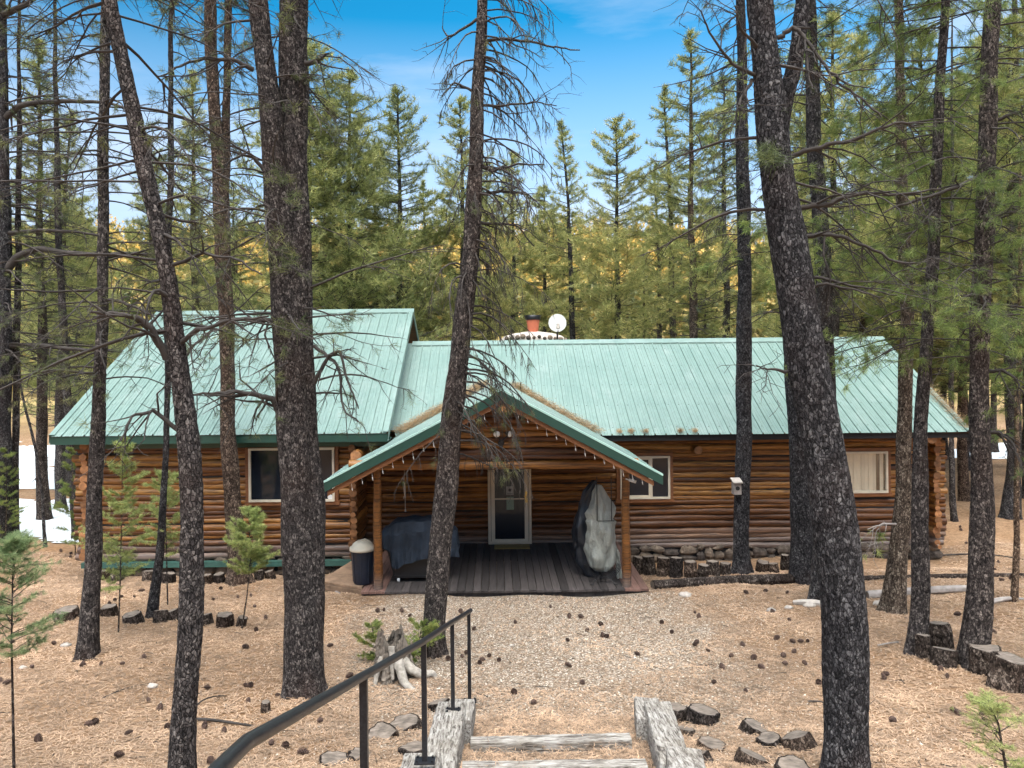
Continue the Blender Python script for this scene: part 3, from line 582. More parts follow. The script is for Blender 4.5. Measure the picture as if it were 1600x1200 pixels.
sapling('sapling','dark green young fir at the left corner of the cabin',(118,868),[(116,820),(114,770),(112,700)],'needle_bright',.45,35,nb=44,f0=.1,n=18)
sapling('sapling','tiny grey green fir poking up at the lower right corner',(1580,1260),[(1570,1190),(1560,1130),(1545,1100)],'needle_sap',.26,36,nb=26,f0=.1,L=.04,wd=.003,n=14)
sapling('sapling','young fir far left in front of the first dark trunk',(8,850),[(10,800),(10,760),(9,700)],'needle_bright',.5,37,nb=30,f0=.1,n=16)
sapling('shrub','low green juniper shrub behind the weathered stump',(640,1040),[(648,1020),(655,1000),(660,975)],'needle_bright',.36,38,nb=17,f0=.0,L=.05,n=20,cat='shrub')
sapling('shrub','small green shrub growing left of the weathered stump',(596,1030),[(590,1015),(585,1000),(580,975)],'needle_bright',.30,39,nb=13,f0=.0,L=.05,n=20,cat='shrub')
import mathutils.noise as _mn
# ------------------------------------------------------------------ cabin materials
def log_mat():
    m,nt,b,o=nm('varnished_log'); a=N(nt,'Attribute',attribute_name='tone')
    n1=noisy(nt,4,(.5,3,9),6,.65,.4); n2=noisy(nt,22,(.12,1,2.2),4,.6); kn=noisy(nt,2.3,(1,1,3.5),2,.5)
    base=ramp(nt,a.outputs['Fac'],[(0,(.11,.042,.014)),(.3,(.22,.088,.022)),(.65,(.34,.155,.036)),(1,(.46,.25,.075))])
    st=ramp(nt,n1,[(.34,(.10,.08,.08)),(.5,(.75,.70,.66)),(.7,(1.25,1.15,1.0))]); c=mix(nt,base,st,.9,'MULTIPLY')
    s2=ramp(nt,n2,[(.33,(.35,.3,.27)),(.5,(1,1,1))]); c=mix(nt,c,s2,.7,'MULTIPLY')
    k=ramp(nt,kn,[(.68,(0,0,0)),(.74,(.8,.8,.8))]); c=mix(nt,c,(.06,.025,.012),k)
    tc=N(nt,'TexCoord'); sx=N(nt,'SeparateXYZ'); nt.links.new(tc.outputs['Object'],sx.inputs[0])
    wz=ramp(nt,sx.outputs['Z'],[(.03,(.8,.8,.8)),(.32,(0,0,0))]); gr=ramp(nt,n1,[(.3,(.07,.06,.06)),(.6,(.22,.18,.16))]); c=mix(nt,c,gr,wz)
    nt.links.new(c,b.inputs['Base Color']); b.inputs['Roughness'].default_value=.48; bump(nt,b,n1,.4,.01); return m
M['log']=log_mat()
M['log_dark']=simple('shaded_stained_log',(.10,.045,.022),.6,var=.6,scale=4,vec=(.5,3,9),bs=.4,bd=.01,tone=.4)
M['log_end']=simple('log_end_grain',(.26,.12,.05),.7,var=.5,scale=14,tone=.5)
M['trim']=simple('stained_trim',(.20,.08,.03),.6,var=.4,scale=6,vec=(1,1,6),tone=.3)
def roof_mat():
    m,nt,b,o=nm('green_metal_roof'); n=noisy(nt,.9,(1,1,1),5,.6); n2=noisy(nt,14,(1,.25,1),4,.6)
    c=ramp(nt,n,[(.3,(.155,.25,.225)),(.7,(.205,.30,.275))]); st=ramp(nt,n2,[(.35,(.86,.86,.84)),(.6,(1,1,1))]); c=mix(nt,c,st,.9,'MULTIPLY'); n4=noisy(nt,2.2,(1,.2,1),6,.7); c=mix(nt,c,(.36,.41,.40),ramp(nt,n4,[(.55,(0,0,0)),(.8,(.5,.5,.5))]))
    nt.links.new(c,b.inputs['Base Color']); b.inputs['Roughness'].default_value=.38; b.inputs['Metallic'].default_value=.0; b.inputs['Specular IOR Level'].default_value=.8
    rr=ramp(nt,n2,[(.3,(.30,)*3),(.7,(.46,)*3)]); nt.links.new(rr,b.inputs['Roughness']); bump(nt,b,n,.05,.02); return m
M['roof']=roof_mat()
M['fascia']=simple('dark_green_fascia',(.018,.062,.048),.4,var=.12,scale=3,bs=0)
M['fascia_light']=simple('green_drip_edge',(.40,.62,.56),.35,var=.08,scale=3,bs=0)
M['frame']=simple('almond_window_frame',(.62,.56,.45),.5,var=.1,scale=5,bs=0)
M['blind']=simple('cream_vertical_blind',(.62,.58,.46),.8,var=.08,scale=2,bs=0,tone=.12)
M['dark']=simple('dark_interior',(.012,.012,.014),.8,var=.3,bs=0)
m,nt,b,o=nm('window_glass'); b.inputs['Base Color'].default_value=(.012,.016,.024,1); b.inputs['Roughness'].default_value=.06; M['glass']=m
m,nt,b,o=nm('clear_glass'); g_=N(nt,'BsdfGlossy'); g_.inputs['Roughness'].default_value=.04; t_=N(nt,'BsdfTransparent'); ms=N(nt,'MixShader'); ms.inputs[0].default_value=.12
nt.links.new(t_.outputs[0],ms.inputs[1]); nt.links.new(g_.outputs[0],ms.inputs[2]); nt.links.new(ms.outputs[0],o.inputs[0]); M['clear']=m
def stone_mat():
    m,nt,b,o=nm('fieldstone'); n=noisy(nt,7,(1,1,1),7,.65); a=N(nt,'Attribute',attribute_name='tone')
    c=ramp(nt,n,[(.3,(.04,.035,.03)),(.5,(.12,.10,.085)),(.72,(.25,.21,.175))]); t=ramp(nt,a.outputs['Fac'],[(0,(.5,.48,.48)),(1,(1.3,1.2,1.05))]); c=mix(nt,c,t,1.,'MULTIPLY')
    nt.links.new(c,b.inputs['Base Color']); b.inputs['Roughness'].default_value=.95; bump(nt,b,n,.8,.02); return m
M['stone']=stone_mat()
M['mortar']=simple('pale_mortar',(.42,.38,.34),.95,var=.2,scale=20,bs=.5,bd=.01)
M['terracotta']=simple('terracotta_flue',(.60,.17,.09),.8,var=.15,scale=6)
M['black_metal']=simple('black_painted_metal',(.012,.012,.014),.38,var=.2,scale=30,bs=.05)
M['white_plastic']=simple('white_plastic',(.75,.76,.76),.4,var=.05,bs=0)
M['deck']=simple('weathered_deck_board',(.062,.052,.050),.85,var=.45,scale=6,vec=(5,.4,1),bs=.4,bd=.006,tone=.45)
M['deck_red']=simple('reddish_deck_board',(.17,.095,.075),.85,var=.4,scale=6,vec=(5,.4,1),bs=.4,bd=.006,tone=.4)
cabin=empty('log_cabin',(0,17,0),'long log cabin with green ribbed metal roofs and a gabled porch','cabin')
CO=Vector((0,17,0))
def cb(mb,name,mats,parent=None,**k): 
    o=mb.build(name,mats,parent or cabin,CO if (parent is None or parent is cabin) else None,**k); return o
lr=np.random.default_rng(77)
def log_into(mb,x0,x1,y,z,r,axis='x',tone=None,mi=0,nseg=12,taper=0):
    n=max(4,int(abs(x1-x0)/.18)); t=np.linspace(x0,x1,n+1); ph=lr.random(3)*6
    rad=r*(1+.07*np.sin(t*1.9+ph[0])+.05*np.sin(t*4.7+ph[1])+.03*lr.normal(size=n+1))
    wy=.014*np.sin(t*1.1+ph[2]); wz=.016*np.sin(t*.9+ph[1]); rad=rad*(1+.10*math.cos(ph[0])*(t-t.mean())/max(1,t[-1]-t[0])*2) if len(t)>5 else rad
    P=[(a,y+b_,z+c_) if axis=='x' else (y+b_,a,z+c_) for a,b_,c_ in zip(t,wy,wz)]
    noise=1+.05*lr.normal(size=(n+1,nseg)); tn=lr.random() if tone is None else tone
    mb.ring(P,rad,nseg,tn,mi,False,True,noise)
    for k,sg in ((0,-1),(-1,1)):   # sawn ends
        c=np.array(P[k]); a=np.arange(nseg)*2*math.pi/nseg; R0=rad[k]*.99
        ring=[(c[0],c[1]+R0*math.cos(q),c[2]+R0*math.sin(q)) if axis=='x' else (c[0]+R0*math.cos(q),c[1],c[2]+R0*math.sin(q)) for q in a]
        e=c+np.array([sg*.004,0,0] if axis=='x' else [0,sg*.004,0])
        mb.tris(ring+[tuple(e)],[(nseg,q,(q+1)%nseg) for q in range(nseg)],lr.random(),1)
def log_wall(name,axis,a0,a1,c,z0,z1,holes=(),ends=(0,0),zseed=1,mat='log'):
    mb=MB(); z=z0+.06; i=0
    while z<z1:
        r=lr.uniform(.052,.088); iv=[(a0-ends[0]*(.25+.12*lr.random()),a1+ends[1]*(.25+.12*lr.random()))]
        for (h0,h1,hz0,hz1) in holes:
            if hz0-.03<z<hz1+.03:
                nv=[]
                for (p,q) in iv:
                    if h0>p and h0<q: nv.append((p,h0))
                    if h1<q and h1>p: nv.append((h1,q))
                    if h0>=q or h1<=p: nv.append((p,q))
                iv=nv
        tn=lr.random()
        for (p,q) in iv:
            if q-p>.08: log_into(mb,p,q,c,z,r,axis,tone=float(np.clip(tn+lr.normal()*.1,0,1)))
        z+=r*1.62; i+=1
    # dark chinking core behind the rounds
    for (p,q,s0,s1) in core(a0,a1,z0,z1,holes):
        if axis=='x': mb.box(p,q,c-.03,c+.05,s0,s1,.1,2)
        else: mb.box(c-.03,c+.05,p,q,s0,s1,.1,2)
    return cb(mb,name,[M[mat],M['log_end'],M['dark']])
def core(a0,a1,z0,z1,holes):
    out=[]; xs_=sorted(set([a0,a1]+[h[0] for h in holes]+[h[1] for h in holes]))
    for p,q in zip(xs_[:-1],xs_[1:]):
        hs=[h for h in holes if h[0]<=p+1e-6 and h[1]>=q-1e-6]
        if not hs: out.append((p,q,z0,z1))
        else:
            h=hs[0]
            if h[2]>z0: out.append((p,q,z0,h[2]))
            if h[3]<z1: out.append((p,q,h[3],z1))
    return out
LW=(-5.13,-3.36,1.16,2.27); RW1=(2.70,3.79,.95,1.89); RW2=(7.30,8.57,1.03,1.94); DR=(-.21,.74,.0,2.06)
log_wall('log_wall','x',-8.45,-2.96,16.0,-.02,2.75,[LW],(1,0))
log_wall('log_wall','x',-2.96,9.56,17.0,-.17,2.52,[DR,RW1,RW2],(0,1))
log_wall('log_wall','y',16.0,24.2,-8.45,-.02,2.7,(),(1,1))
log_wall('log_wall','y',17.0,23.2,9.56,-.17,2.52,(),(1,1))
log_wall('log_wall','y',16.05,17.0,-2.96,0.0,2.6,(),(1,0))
# corner posts + purlin ends
mb=MB(); mb.ring([(-2.97,15.90,-.05),(-2.97,15.90,2.5)],.095,12,.25,0); cb(mb,'corner_post',[M['log']])
for (x,z,y0,y1,r,tn) in ((-2.80,2.17,15.3,16.4,.10,.5),(4.36,2.03,16.6,17.3,.095,.4),(9.30,2.25,16.4,17.4,.1,.4),(-8.30,2.3,15.7,16.2,.1,.4)):
    mb=MB(); log_into(mb,y0,y1,x,z,r,'y',tn); cb(mb,'purlin_end',[M['log'],M['log_end']])
# stone foundation
mb=MB()
for (x0,x1,y,zt,zb) in ((-2.3,9.75,17.0,-.17,-.62),(-8.5,-3.0,16.06,-.04,-.4)):
    mb.box(x0,x1,y-.05,y+.1,zb-.3,zt-.02,.1,1); x=x0
    while x<x1:
        wd=lr.uniform(.16,.42); z=zb
        while z<zt-.04:
            hh=lr.uniform(.12,.24); rx,rz=wd*.55,min(hh,zt-z+.05)*.56
            u=np.linspace(0,2*math.pi,9)[:-1]; v_=np.linspace(.12,math.pi-.12,6); jit=1+.16*lr.normal(size=(6,8))
            pts=np.array([[(x+wd/2+rx*math.sin(b_)*math.cos(a_)*jit[i,j],y-.06-.10*abs(math.sin(b_)*math.sin(a_))*1.0*(1 if math.sin(a_)>0 else -.2)*1.,z+hh/2+rz*math.cos(b_)*jit[i,j]) for j,a_ in enumerate(u)] for i,b_ in enumerate(v_)])
            ii=np.arange(5)[:,None]; jj=np.arange(8)[None]; f=np.stack([ii*8+jj,ii*8+(jj+1)%8,(ii+1)*8+(jj+1)%8,(ii+1)*8+jj],-1).reshape(-1,4)
            mb.add(pts.reshape(-1,3),f,lr.random(),0,False); z+=hh*.95
        x+=wd*.95
cb(mb,'stone_foundation',[M['stone'],M['dark']])
mb=MB(); mb.box(-8.6,-3.0,15.83,15.95,-.17,-.06); M['flash']=simple('teal_flashing',(.045,.12,.10),.5,bs=0); cb(mb,'base_flashing',[M['flash']])
# interior backdrop block so windows look into a dark room
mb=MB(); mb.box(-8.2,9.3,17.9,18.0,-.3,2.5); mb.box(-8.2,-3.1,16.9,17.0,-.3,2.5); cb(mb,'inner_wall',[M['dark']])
# ------------------------------------------------------------------ windows
def window(x0,x1,z0,z1,y,name='window',kind='dark',mull=None,trim=True):
    f=MB(); fw=.045
    def fr(a,b_,c_,d_,w_,yy,dep,mb=f):
        mb.box(a,b_,yy-dep,yy,d_-w_,d_); mb.box(a,b_,yy-dep,yy,c_,c_+w_); mb.box(a,a+w_,yy-dep,yy,c_+w_,d_-w_); mb.box(b_-w_,b_,yy-dep,yy,c_+w_,d_-w_)
    fr(x0,x1,z0,z1,fw,y-.10,.07)
    if mull: f.box(mull-.022,mull+.022,y-.165,y-.105,z0+fw,z1-fw); fr(x0+fw,mull-.022,z0+fw,z1-fw,.035,y-.11,.03)
    w_=f.build(name,[M['frame']],cabin,CO)
    g=MB(); g.box(x0+.02,x1-.02,y-.128,y-.122,z0+.02,z1-.02); 
    go=g.build('glass_pane',[M['glass'] if kind=='dark' else M['clear']],w_,CO)
    if trim:
        t=MB(); tw=.075; a,b_,c_,d_=x0-tw,x1+tw,z0-tw,z1+tw; t.box(a,b_,y-.135,y-.02,z1+.002,d_,.6); t.box(a-.02,b_+.02,y-.145,y-.02,c_,z0-.002,.7); t.box(a,x0-.002,y-.135,y-.02,z0,z1,.5); t.box(x1+.002,b_,y-.135,y-.02,z0,z1,.4)
        t.build('window_trim',[M['trim']],w_,CO)
    b2=MB()
    if kind=='dark':
        z=z0+.06
        while z<z1-.05: b2.box(x0+.05,x1-.05,y-.06,y-.052,z,z+.018,.2); z+=.034
        M.setdefault('slat',simple('dark_blind_slat',(.10,.10,.11),.7,bs=0)); b2.build('blind',[M['slat']],w_,CO)
    else:
        x=x0+.05; i=0
        while x<x1-.06:
            if not (8.30<x<8.40): b2.box(x,x+.085,y-.085+.012*(i%2),y-.08+.012*(i%2),z0+.03,z1-.04,lr.random())
            x+=.083; i+=1
        b2.build('blind',[M['blind']],w_,CO)
    return w_
window(*LW[:2],LW[2],LW[3],16.0,mull=None,kind='dark')
window(RW1[0],RW1[1],RW1[2],RW1[3],17.0,kind='dark',mull=3.38)
window(RW2[0],RW2[1],RW2[2],RW2[3],17.0,kind='blind')
# the door
d=MB(); x0,x1=DR[0],DR[1]; y=16.93
d.box(x0,x0+.06,y-.12,y,.0,2.06); d.box(x1-.06,x1,y-.12,y,.0,2.06); d.box(x0+.06,x1-.06,y-.12,y,2.0,2.06); d.box(x0+.06,x1-.06,y-.12,y,.0,.035)
d.box(x0+.07,x0+.15,y-.16,y-.122,.04,1.99); d.box(x1-.15,x1-.07,y-.16,y-.122,.04,1.99); d.box(x0+.15,x1-.15,y-.16,y-.122,.04,.12); d.box(x0+.15,x1-.15,y-.16,y-.122,1.88,1.99); d.box(x0+.15,x1-.15,y-.155,y-.125,.985,1.01)
door=d.build('storm_door',[M['frame']],cabin,CO)
g=MB(); g.box(x0+.14,x1-.14,y-.14,y-.135,.11,1.9); g.build('glass_pane',[M['glass']],door,CO)
M['brass']=simple('brass',(.75,.55,.18),.3,.8,bs=0)
h=MB(); h.box(x1-.135,x1-.085,y-.178,y-.16,.92,1.16); h.ring([(x1-.11,y-.21,1.0),(x1-.11,y-.17,1.0)],.022,8); h.ring([(x1-.16,y-.21,1.06),(x1-.09,y-.21,1.06)],.012,8); h.build('door_handle',[M['brass']],door,CO)
M['paper']=simple('notice_paper',(.34,.36,.36),.8,var=.1,bs=0); M['paper_green']=simple('green_notice',(.22,.30,.24),.8,var=.35,scale=60,bs=0); M['ink']=simple('grey_ink',(.05,.05,.06),.8,bs=0)
p=MB(); p.box(.19,.355,y-.146,y-.1425,1.08,1.27,0,0); p.ring([(.272,y-.149,1.19),(.272,y-.1465,1.19)],.035,12,.5,1); p.box(.21,.335,y-.149,y-.1465,1.10,1.115,0,1); p.build('paper_notice',[M['paper'],M['ink']],door,CO)
p=MB(); p.box(.195,.355,y-.146,y-.1425,.76,1.04,0,0); p.build('paper_notice',[M['paper_green']],door,CO)
# round white sticker on left window
p=MB(); p.ring([(-3.455,15.868,1.245),(-3.455,15.873,1.245)],.055,16); p.build('round_sticker',[M['white_plastic']],cabin,CO)
# ------------------------------------------------------------------ ribbed roofs
def ribbed(name,u0,u1,rng_fn,zfn,along='x',pitch=.229,thick=.0,parent=None,h=.032):
    """ribs run perpendicular to `along`; rng_fn(u)->(lo,hi); zfn(x,y)->z"""
    U=[];H=[]; u=u0
    while u<u1-.01:
        for (o_,hh) in ((0,h),(.018,h),(.026,0),(.085,0),(.095,.007),(.105,0),(.145,0),(.155,.007),(.165,0),(pitch-.008,0)):
            if u+o_<u1: U.append(u+o_); H.append(hh)
        u+=pitch
    U.append(u1); H.append(h)
    mb=MB(); nseg=6; v=[]
    for u_,hh in zip(U,H):
        lo,hi=rng_fn(u_)
        for k in range(nseg+1):
            q=lo+(hi-lo)*k/nseg; x_,y_=(u_,q) if along=='x' else (q,u_)
            v.append((x_,y_,zfn(x_,y_)+hh+.002*math.sin(u_*5+q*2.)))
    n=len(U); m=nseg+1; i=np.arange(n-1)[:,None]; j=np.arange(nseg)[None]
    mb.add(v,np.stack([i*m+j,(i+1)*m+j,(i+1)*m+j+1,i*m+j+1],-1).reshape(-1,4),.5,0,False)
    # underside deck
    v2=[];
    for u_ in (u0+.01,u1-.01) if name!='porch_roof' else np.linspace(u0+.01,u1-.01,40):
        lo,hi=rng_fn(u_)
        for q in (lo+.03,hi-.03):
            x_,y_=(u_,q) if along=='x' else (q,u_); v2.append((x_,y_,zfn(x_,y_)-.05))
    n2=len(v2)//2; mb.add(v2,[(2*k,2*k+1,2*k+3,2*k+2) for k in range(n2-1)],.3,1)
    return cb(mb,name,[M['roof'],M['trim']],parent)
S=.55; AXX=.08
LE,LR_,LZ=15.4,20.4,2.60; ME,MR,MZ=16.3,20.05,2.41
zl=lambda x,y: LZ+S*(y-LE); zm=lambda x,y: MZ+S*(y-ME)
zlb=lambda x,y: LZ+S*(LR_-LE)-S*(y-LR_); zmb=lambda x,y: MZ+S*(MR-ME)-S*(y-MR)
LX0,LX1=-8.97,-2.19; MX0,MX1=-2.60,10.08
ribbed('left_roof',LX0,LX1,lambda u:(LE,LR_),zl); ribbed('left_roof',LX0,LX1,lambda u:(LR_,25.2),zlb)
ribbed('main_roof',MX0,MX1,lambda u:(ME if u>LX1 else ME+.25,MR),zm); ribbed('main_roof',MX0,MX1,lambda u:(MR,24),zmb)
def ridge_cap(x0,x1,y,z,name='ridge_cap'):
    mb=MB(); w_=.17; mb.add([(x0,y-w_,z-S*w_+.035),(x1,y-w_,z-S*w_+.035),(x1,y,z+.045),(x0,y,z+.045),(x0,y+w_,z-S*w_+.035),(x1,y+w_,z-S*w_+.035),(x0,y-w_,z-S*w_+.0),(x1,y-w_,z-S*w_+.0)],[(0,1,2,3),(3,2,5,4),(6,7,1,0)],.5,0); cb(mb,name,[M['roof']])
ridge_cap(LX0-.03,LX1+.03,LR_,zl(0,LR_)+.01); ridge_cap(LX1+.02,MX1+.03,MR,zm(0,MR)+.01)
M['screw']=simple('grey_roof_screw',(.10,.16,.14),.5,bs=0)
for (x0,x1,ye,yr,zf,nm_) in ((LX0,LX1,LE,LR_,zl,'l'),(MX0,MX1,ME,MR,zm,'m')):
    mb=MB()
    for yy in np.arange(ye+.25,yr-.1,.78):
        x=x0+.06
        while x<x1:
            if not (nm_=='m' and (x<LX1+.1 or (yy<ME+1.9 and abs(x-AXX)<2.3*(1-(yy-ME)/2.1)))):
                q=x+lr.normal()*.004; z=zf(q,yy)+.002; mb.box(q-.007,q+.007,yy-.007,yy+.007,z,z+.012)
            x+=.229
    o=cb(mb,'roof_screws',[M['screw']]); tag(o,kind='stuff')
# rake trims, gable ends, fascias
def rake(x,y0,y1,zf,name='rake_trim',w_=.11,sgn=1):
    mb=MB(); a=(x,y0,zf(x,y0)); b_=(x,y1,zf(x,y1))
    mb.add([(x-w_*sgn,a[1],a[2]+.035),(x,a[1],a[2]+.035),(x,b_[1],b_[2]+.035),(x-w_*sgn,b_[1],b_[2]+.035),(x,a[1],a[2]-.14),(x,b_[1],b_[2]-.14),(x-w_*sgn,a[1],a[2]),(x-w_*sgn,b_[1],b_[2]),(x-.02*sgn,a[1],a[2]-.14),(x-.02*sgn,b_[1],b_[2]-.14)],[(0,1,2,3),(1,4,5,2),(4,8,9,5),(6,0,3,7)],.5,0); cb(mb,name,[M['roof']])
rake(LX1+.015,LE,LR_,zl); rake(LX1+.015,LR_,25.2,zlb); rake(LX0-.015,LE,LR_,zl,sgn=-1); rake(LX0-.015,LR_,25.2,zlb,sgn=-1); rake(MX1+.015,ME,MR,zm); rake(MX1+.015,MR,24,zmb)
mb=MB(); mb.prism([(LX1-.5,16.4,2.6),(LX1-.5,24.4,2.6),(LX1-.5,LR_,zl(0,LR_)-.12)],(.05,0,0),.4); mb.prism([(-8.4,16.4,2.6),(-8.4,24.4,2.6),(-8.4,LR_,zl(0,LR_)-.12)],(.05,0,0),.4); mb.prism([(9.5,16.9,2.5),(9.5,23.3,2.5),(9.5,MR,zm(0,MR)-.12)],(.05,0,0),.4); cb(mb,'gable_end',[M['trim']])
mb=MB(); mb.box(LX0,LX1,LE+.02,LE+.05,LZ-.17,LZ-.012); mb.box(LX0+.3,LX1,LE+.35,LE+.38,LZ-.30,LZ-.10); mb.box(LX0+.01,LX1-.01,LE+.05,16.1,LZ-.17,LZ-.15); cb(mb,'fascia',[M['fascia']])
mb=MB(); mb.box(LX1+.02,MX1-.02,ME+.06,ME+.09,MZ-.13,MZ-.005); mb.box(MX0,MX1-.1,ME+.09,17.0,MZ-.13,MZ-.115); cb(mb,'fascia',[M['dark']])
# ------------------------------------------------------------------ porch
AX,AZ,FY=.08,3.54,13.0; XL,XR=-3.03,2.80; sL=(AZ-1.96)/(AX-XL); sR=(AZ-2.07)/(XR-AX)
zpl=lambda x,y: AZ-sL*(AX-x); zpr=lambda x,y: AZ-sR*(x-AX)
YB=ME+(AZ-MZ)/S
def lo_left(u): 
    if u<15.2: return XL
    if u<ME: return -2.17
    return -2.17+(AX+2.17)*(u-ME)/(YB-ME)
def hi_right(u):
    if u<16.75 and u<=ME+.0: return XR
    xv=AX+(AZ-MZ)/sR
    return xv-(xv-AX)*(u-ME)/(YB-ME) if u>ME else XR
ribbed('porch_roof',FY,YB,lambda u:(lo_left(u),AX),zpl,'y',h=.018); ribbed('porch_roof',FY,YB,lambda u:(AX,hi_right(u)),zpr,'y',h=.018)
mb=MB(); c_=.16; mb.add([(AX-c_,FY-.02,AZ-sL*c_+.03),(AX,FY-.02,AZ+.04),(AX+c_,FY-.02,AZ-sR*c_+.03),(AX-c_,YB+.1,AZ-sL*c_+.03),(AX,YB+.1,AZ+.04),(AX+c_,YB+.1,AZ-sR*c_+.03)],[(0,1,4,3),(1,2,5,4)],.5,0); cb(mb,'porch_ridge_cap',[M['roof']])
for (x0,zf,x1) in ((XL,zpl,AX),(XR,zpr,AX)):
    mb=MB(); z0,z1=zf(x0,0),AZ
    mb.add([(x0,FY-.03,z0-.155),(x1,FY-.03,z1-.165),(x1,FY-.03,z1-.0),(x0,FY-.03,z0+.0),(x0,FY,z0-.155),(x1,FY,z1-.165)],[(0,1,2,3),(0,1,5,4)],.5,0)
    o=cb(mb,'porch_fascia',[M['fascia']])
    mb=MB(); mb.add([(x0,FY-.035,z0+.0),(x1,FY-.035,z1+.0),(x1,FY-.035,z1+.035),(x0,FY-.035,z0+.035),(x0,FY+.06,z0+.037),(x1,FY+.06,z1+.037)],[(0,1,2,3),(3,2,5,4)],.5,0); cb(mb,'drip_edge',[M['fascia_light']])
    mb=MB(); a=np.array([x0+(.15 if x0<0 else -.15),FY+.05,zf(x0+(.15 if x0<0 else -.15),0)-.22]); e=np.array([x1,FY+.05,z1-.21]); 
    mb.add([a+(0,-.04,-.035),e+(0,-.04,-.035),e+(0,-.04,.05),a+(0,-.04,.05),a+(0,.06,-.035),e+(0,.06,-.035)],[(0,1,2,3),(0,1,5,4)],.7,0); cb(mb,'porch_rafter',[M['trim']])
# gable face logs
GYY=13.62; mb=MB(); z=2.12+.1; BZ=2.20
while z<3.30:
    r=lr.uniform(.062,.078); xa=AX-(AZ-.16-z)/sL; xb=AX+(AZ-.16-z)/sR
    xa=max(xa,-2.45); xb=min(xb,2.45)
    if xb-xa>.2 and z>2.30: log_into(mb,xa,xb,GYY,z,r,'x',tone=lr.random()*.9)
    z+=r*1.55
mb.prism([(AX-(AZ-.2-2.2)/sL,GYY+.02,2.25),(AX+(AZ-.2-2.2)/sR,GYY+.02,2.25),(AX,GYY+.02,AZ-.22)],(0,.04,0),.1,2)
cb(mb,'gable_face',[M['log'],M['log_end'],M['dark']])
mb=MB(); log_into(mb,-2.62,2.50,GYY-.0,2.205,.088,'x',.6); cb(mb,'porch_beam',[M['log'],M['log_end']])
mb=MB(); log_into(mb,FY+.02,17.5,AX+.03,AZ-.30,.085,'y',.5); cb(mb,'ridge_pole',[M['log'],M['log_end']])
for x in (-2.55,2.42):
    mb=MB(); log_into(mb,13.25,17.0,x*.93,2.20,.075,'y',.4); cb(mb,'porch_side_beam',[M['log'],M['log_end']])
for x in (-2.14,2.28):
    mb=MB(); zz=np.linspace(.0,2.14,14); mb.ring([(x+.006*math.sin(z_*4),13.68,z_) for z_ in zz],np.linspace(.082,.066,14),14,np.linspace(.3,.55,14),0,True,True,1+.03*lr.normal(size=(14,14))); cb(mb,'porch_post',[M['log']])
# porch ceiling
# deck boards
mb=MB(); x=-2.42; i=0
while x<2.55:
    bw=.132; yo=lr.uniform(-.015,.015); red = i<3 or x>2.2
    mb.box(x,x+bw,13.50+yo+(.0),16.93,-.035,.0+lr.uniform(-.003,.003),lr.random(),1 if red else 0); x+=bw+.009; i+=1
mb.box(-2.42,2.54,13.56,13.60,-.16,-.04,.3,0); cb(mb,'porch_deck',[M['deck'],M['deck_red']])
M['ply']=simple('weathered_plywood',(.26,.17,.11),.9,var=.5,scale=5,bs=.3,tone=.3)
mb=MB(); mb.prism([(-3.3,14.15,-.02),(-2.44,13.72,-.02),(-2.44,15.75,-.02),(-2.9,15.8,-.02)],(0,0,.035),.6); mb.prism([(-3.33,14.12,-.12),(-2.44,13.68,-.12),(-2.44,13.76,-.12),(-3.30,14.2,-.12)],(0,0,.09),.2)
r_=mb.build('plywood_ramp',[M['ply']],None,(-2.9,14.5,-.1)); tag(r_,'weathered plywood sheet lying beside the porch deck under the trash can','plywood sheet')
# needles caught in the valleys and on the eaves
def litter_line(name,pts,wid,n,label,L=.09,ht=.05,mat='needle_dry',parent=None,kind=None,seed=1,cat=None,w0=.005):
    rng=np.random.default_rng(seed); P=np.array(pts,float); t=rng.random(n)*(len(P)-1); i=np.minimum(t.astype(int),len(P)-2); q=P[i]+(P[i+1]-P[i])*(t-i)[:,None]
    q=q+rng.normal(size=(n,3))*np.array(wid); q[:,2]+=rng.random(n)*ht; d=rng.normal(size=(n,3)); d[:,2]*=.35; d/=np.linalg.norm(d,axis=1)[:,None]
    s=np.cross(d,rng.normal(size=(n,3))); s/=np.linalg.norm(s,axis=1)[:,None]; ln=L*rng.uniform(.5,1.3,n)[:,None]
    v=np.stack([q-d*ln/2-s*w0*.5,q-d*ln/2+s*w0*.5,q+d*ln/2],1).reshape(-1,3); mb=MB(); mb.add(v,np.arange(3*n).reshape(-1,3),np.repeat(rng.random(n),3),0)
    return mb.build(name,[M[mat]],parent,CO if parent is cabin else None)
xv=AX+(AZ-MZ)/sR
o=litter_line('fallen_needles',[(-2.1,ME+.1,MZ+.09),(-1.1,ME+1.0,MZ+.6),(-.25,YB-.25,AZ-.06)],(.09,.09,.02),9000,'',parent=cabin,seed=3,ht=.09); tag(o,kind='stuff')
o=litter_line('fallen_needles',[(xv,ME+.08,MZ+.05),(xv*.55,ME+.95,MZ+.55),(.4,YB-.3,AZ-.1)],(.08,.10,.02),7000,'',parent=cabin,seed=4,ht=.08); tag(o,kind='stuff')
o=litter_line('fallen_needles',[(MX1-.06,ME,MZ+.05),(MX1-.12,ME+1.7,MZ+S*1.7+.05)],(.06,.1,.02),2200,'',parent=cabin,seed=6,ht=.05); tag(o,kind='stuff')
for k,xx in enumerate((2.6,2.85,3.15,3.9,4.2)):
    o=litter_line('fallen_needles',[(xx,ME+.02,MZ+.05),(xx+.03,ME+.12,MZ+.1)],(.03,.05,.01),200,'',parent=cabin,seed=8+k,ht=.03); tag(o,kind='stuff')
# ------------------------------------------------------------------ things on and round the porch
def cyl(mb,a,b_,r0,r1=None,n=12,tone=.5,mi=0): mb.ring([a,b_],[r0,r0 if r1 is None else r1],n,tone,mi)
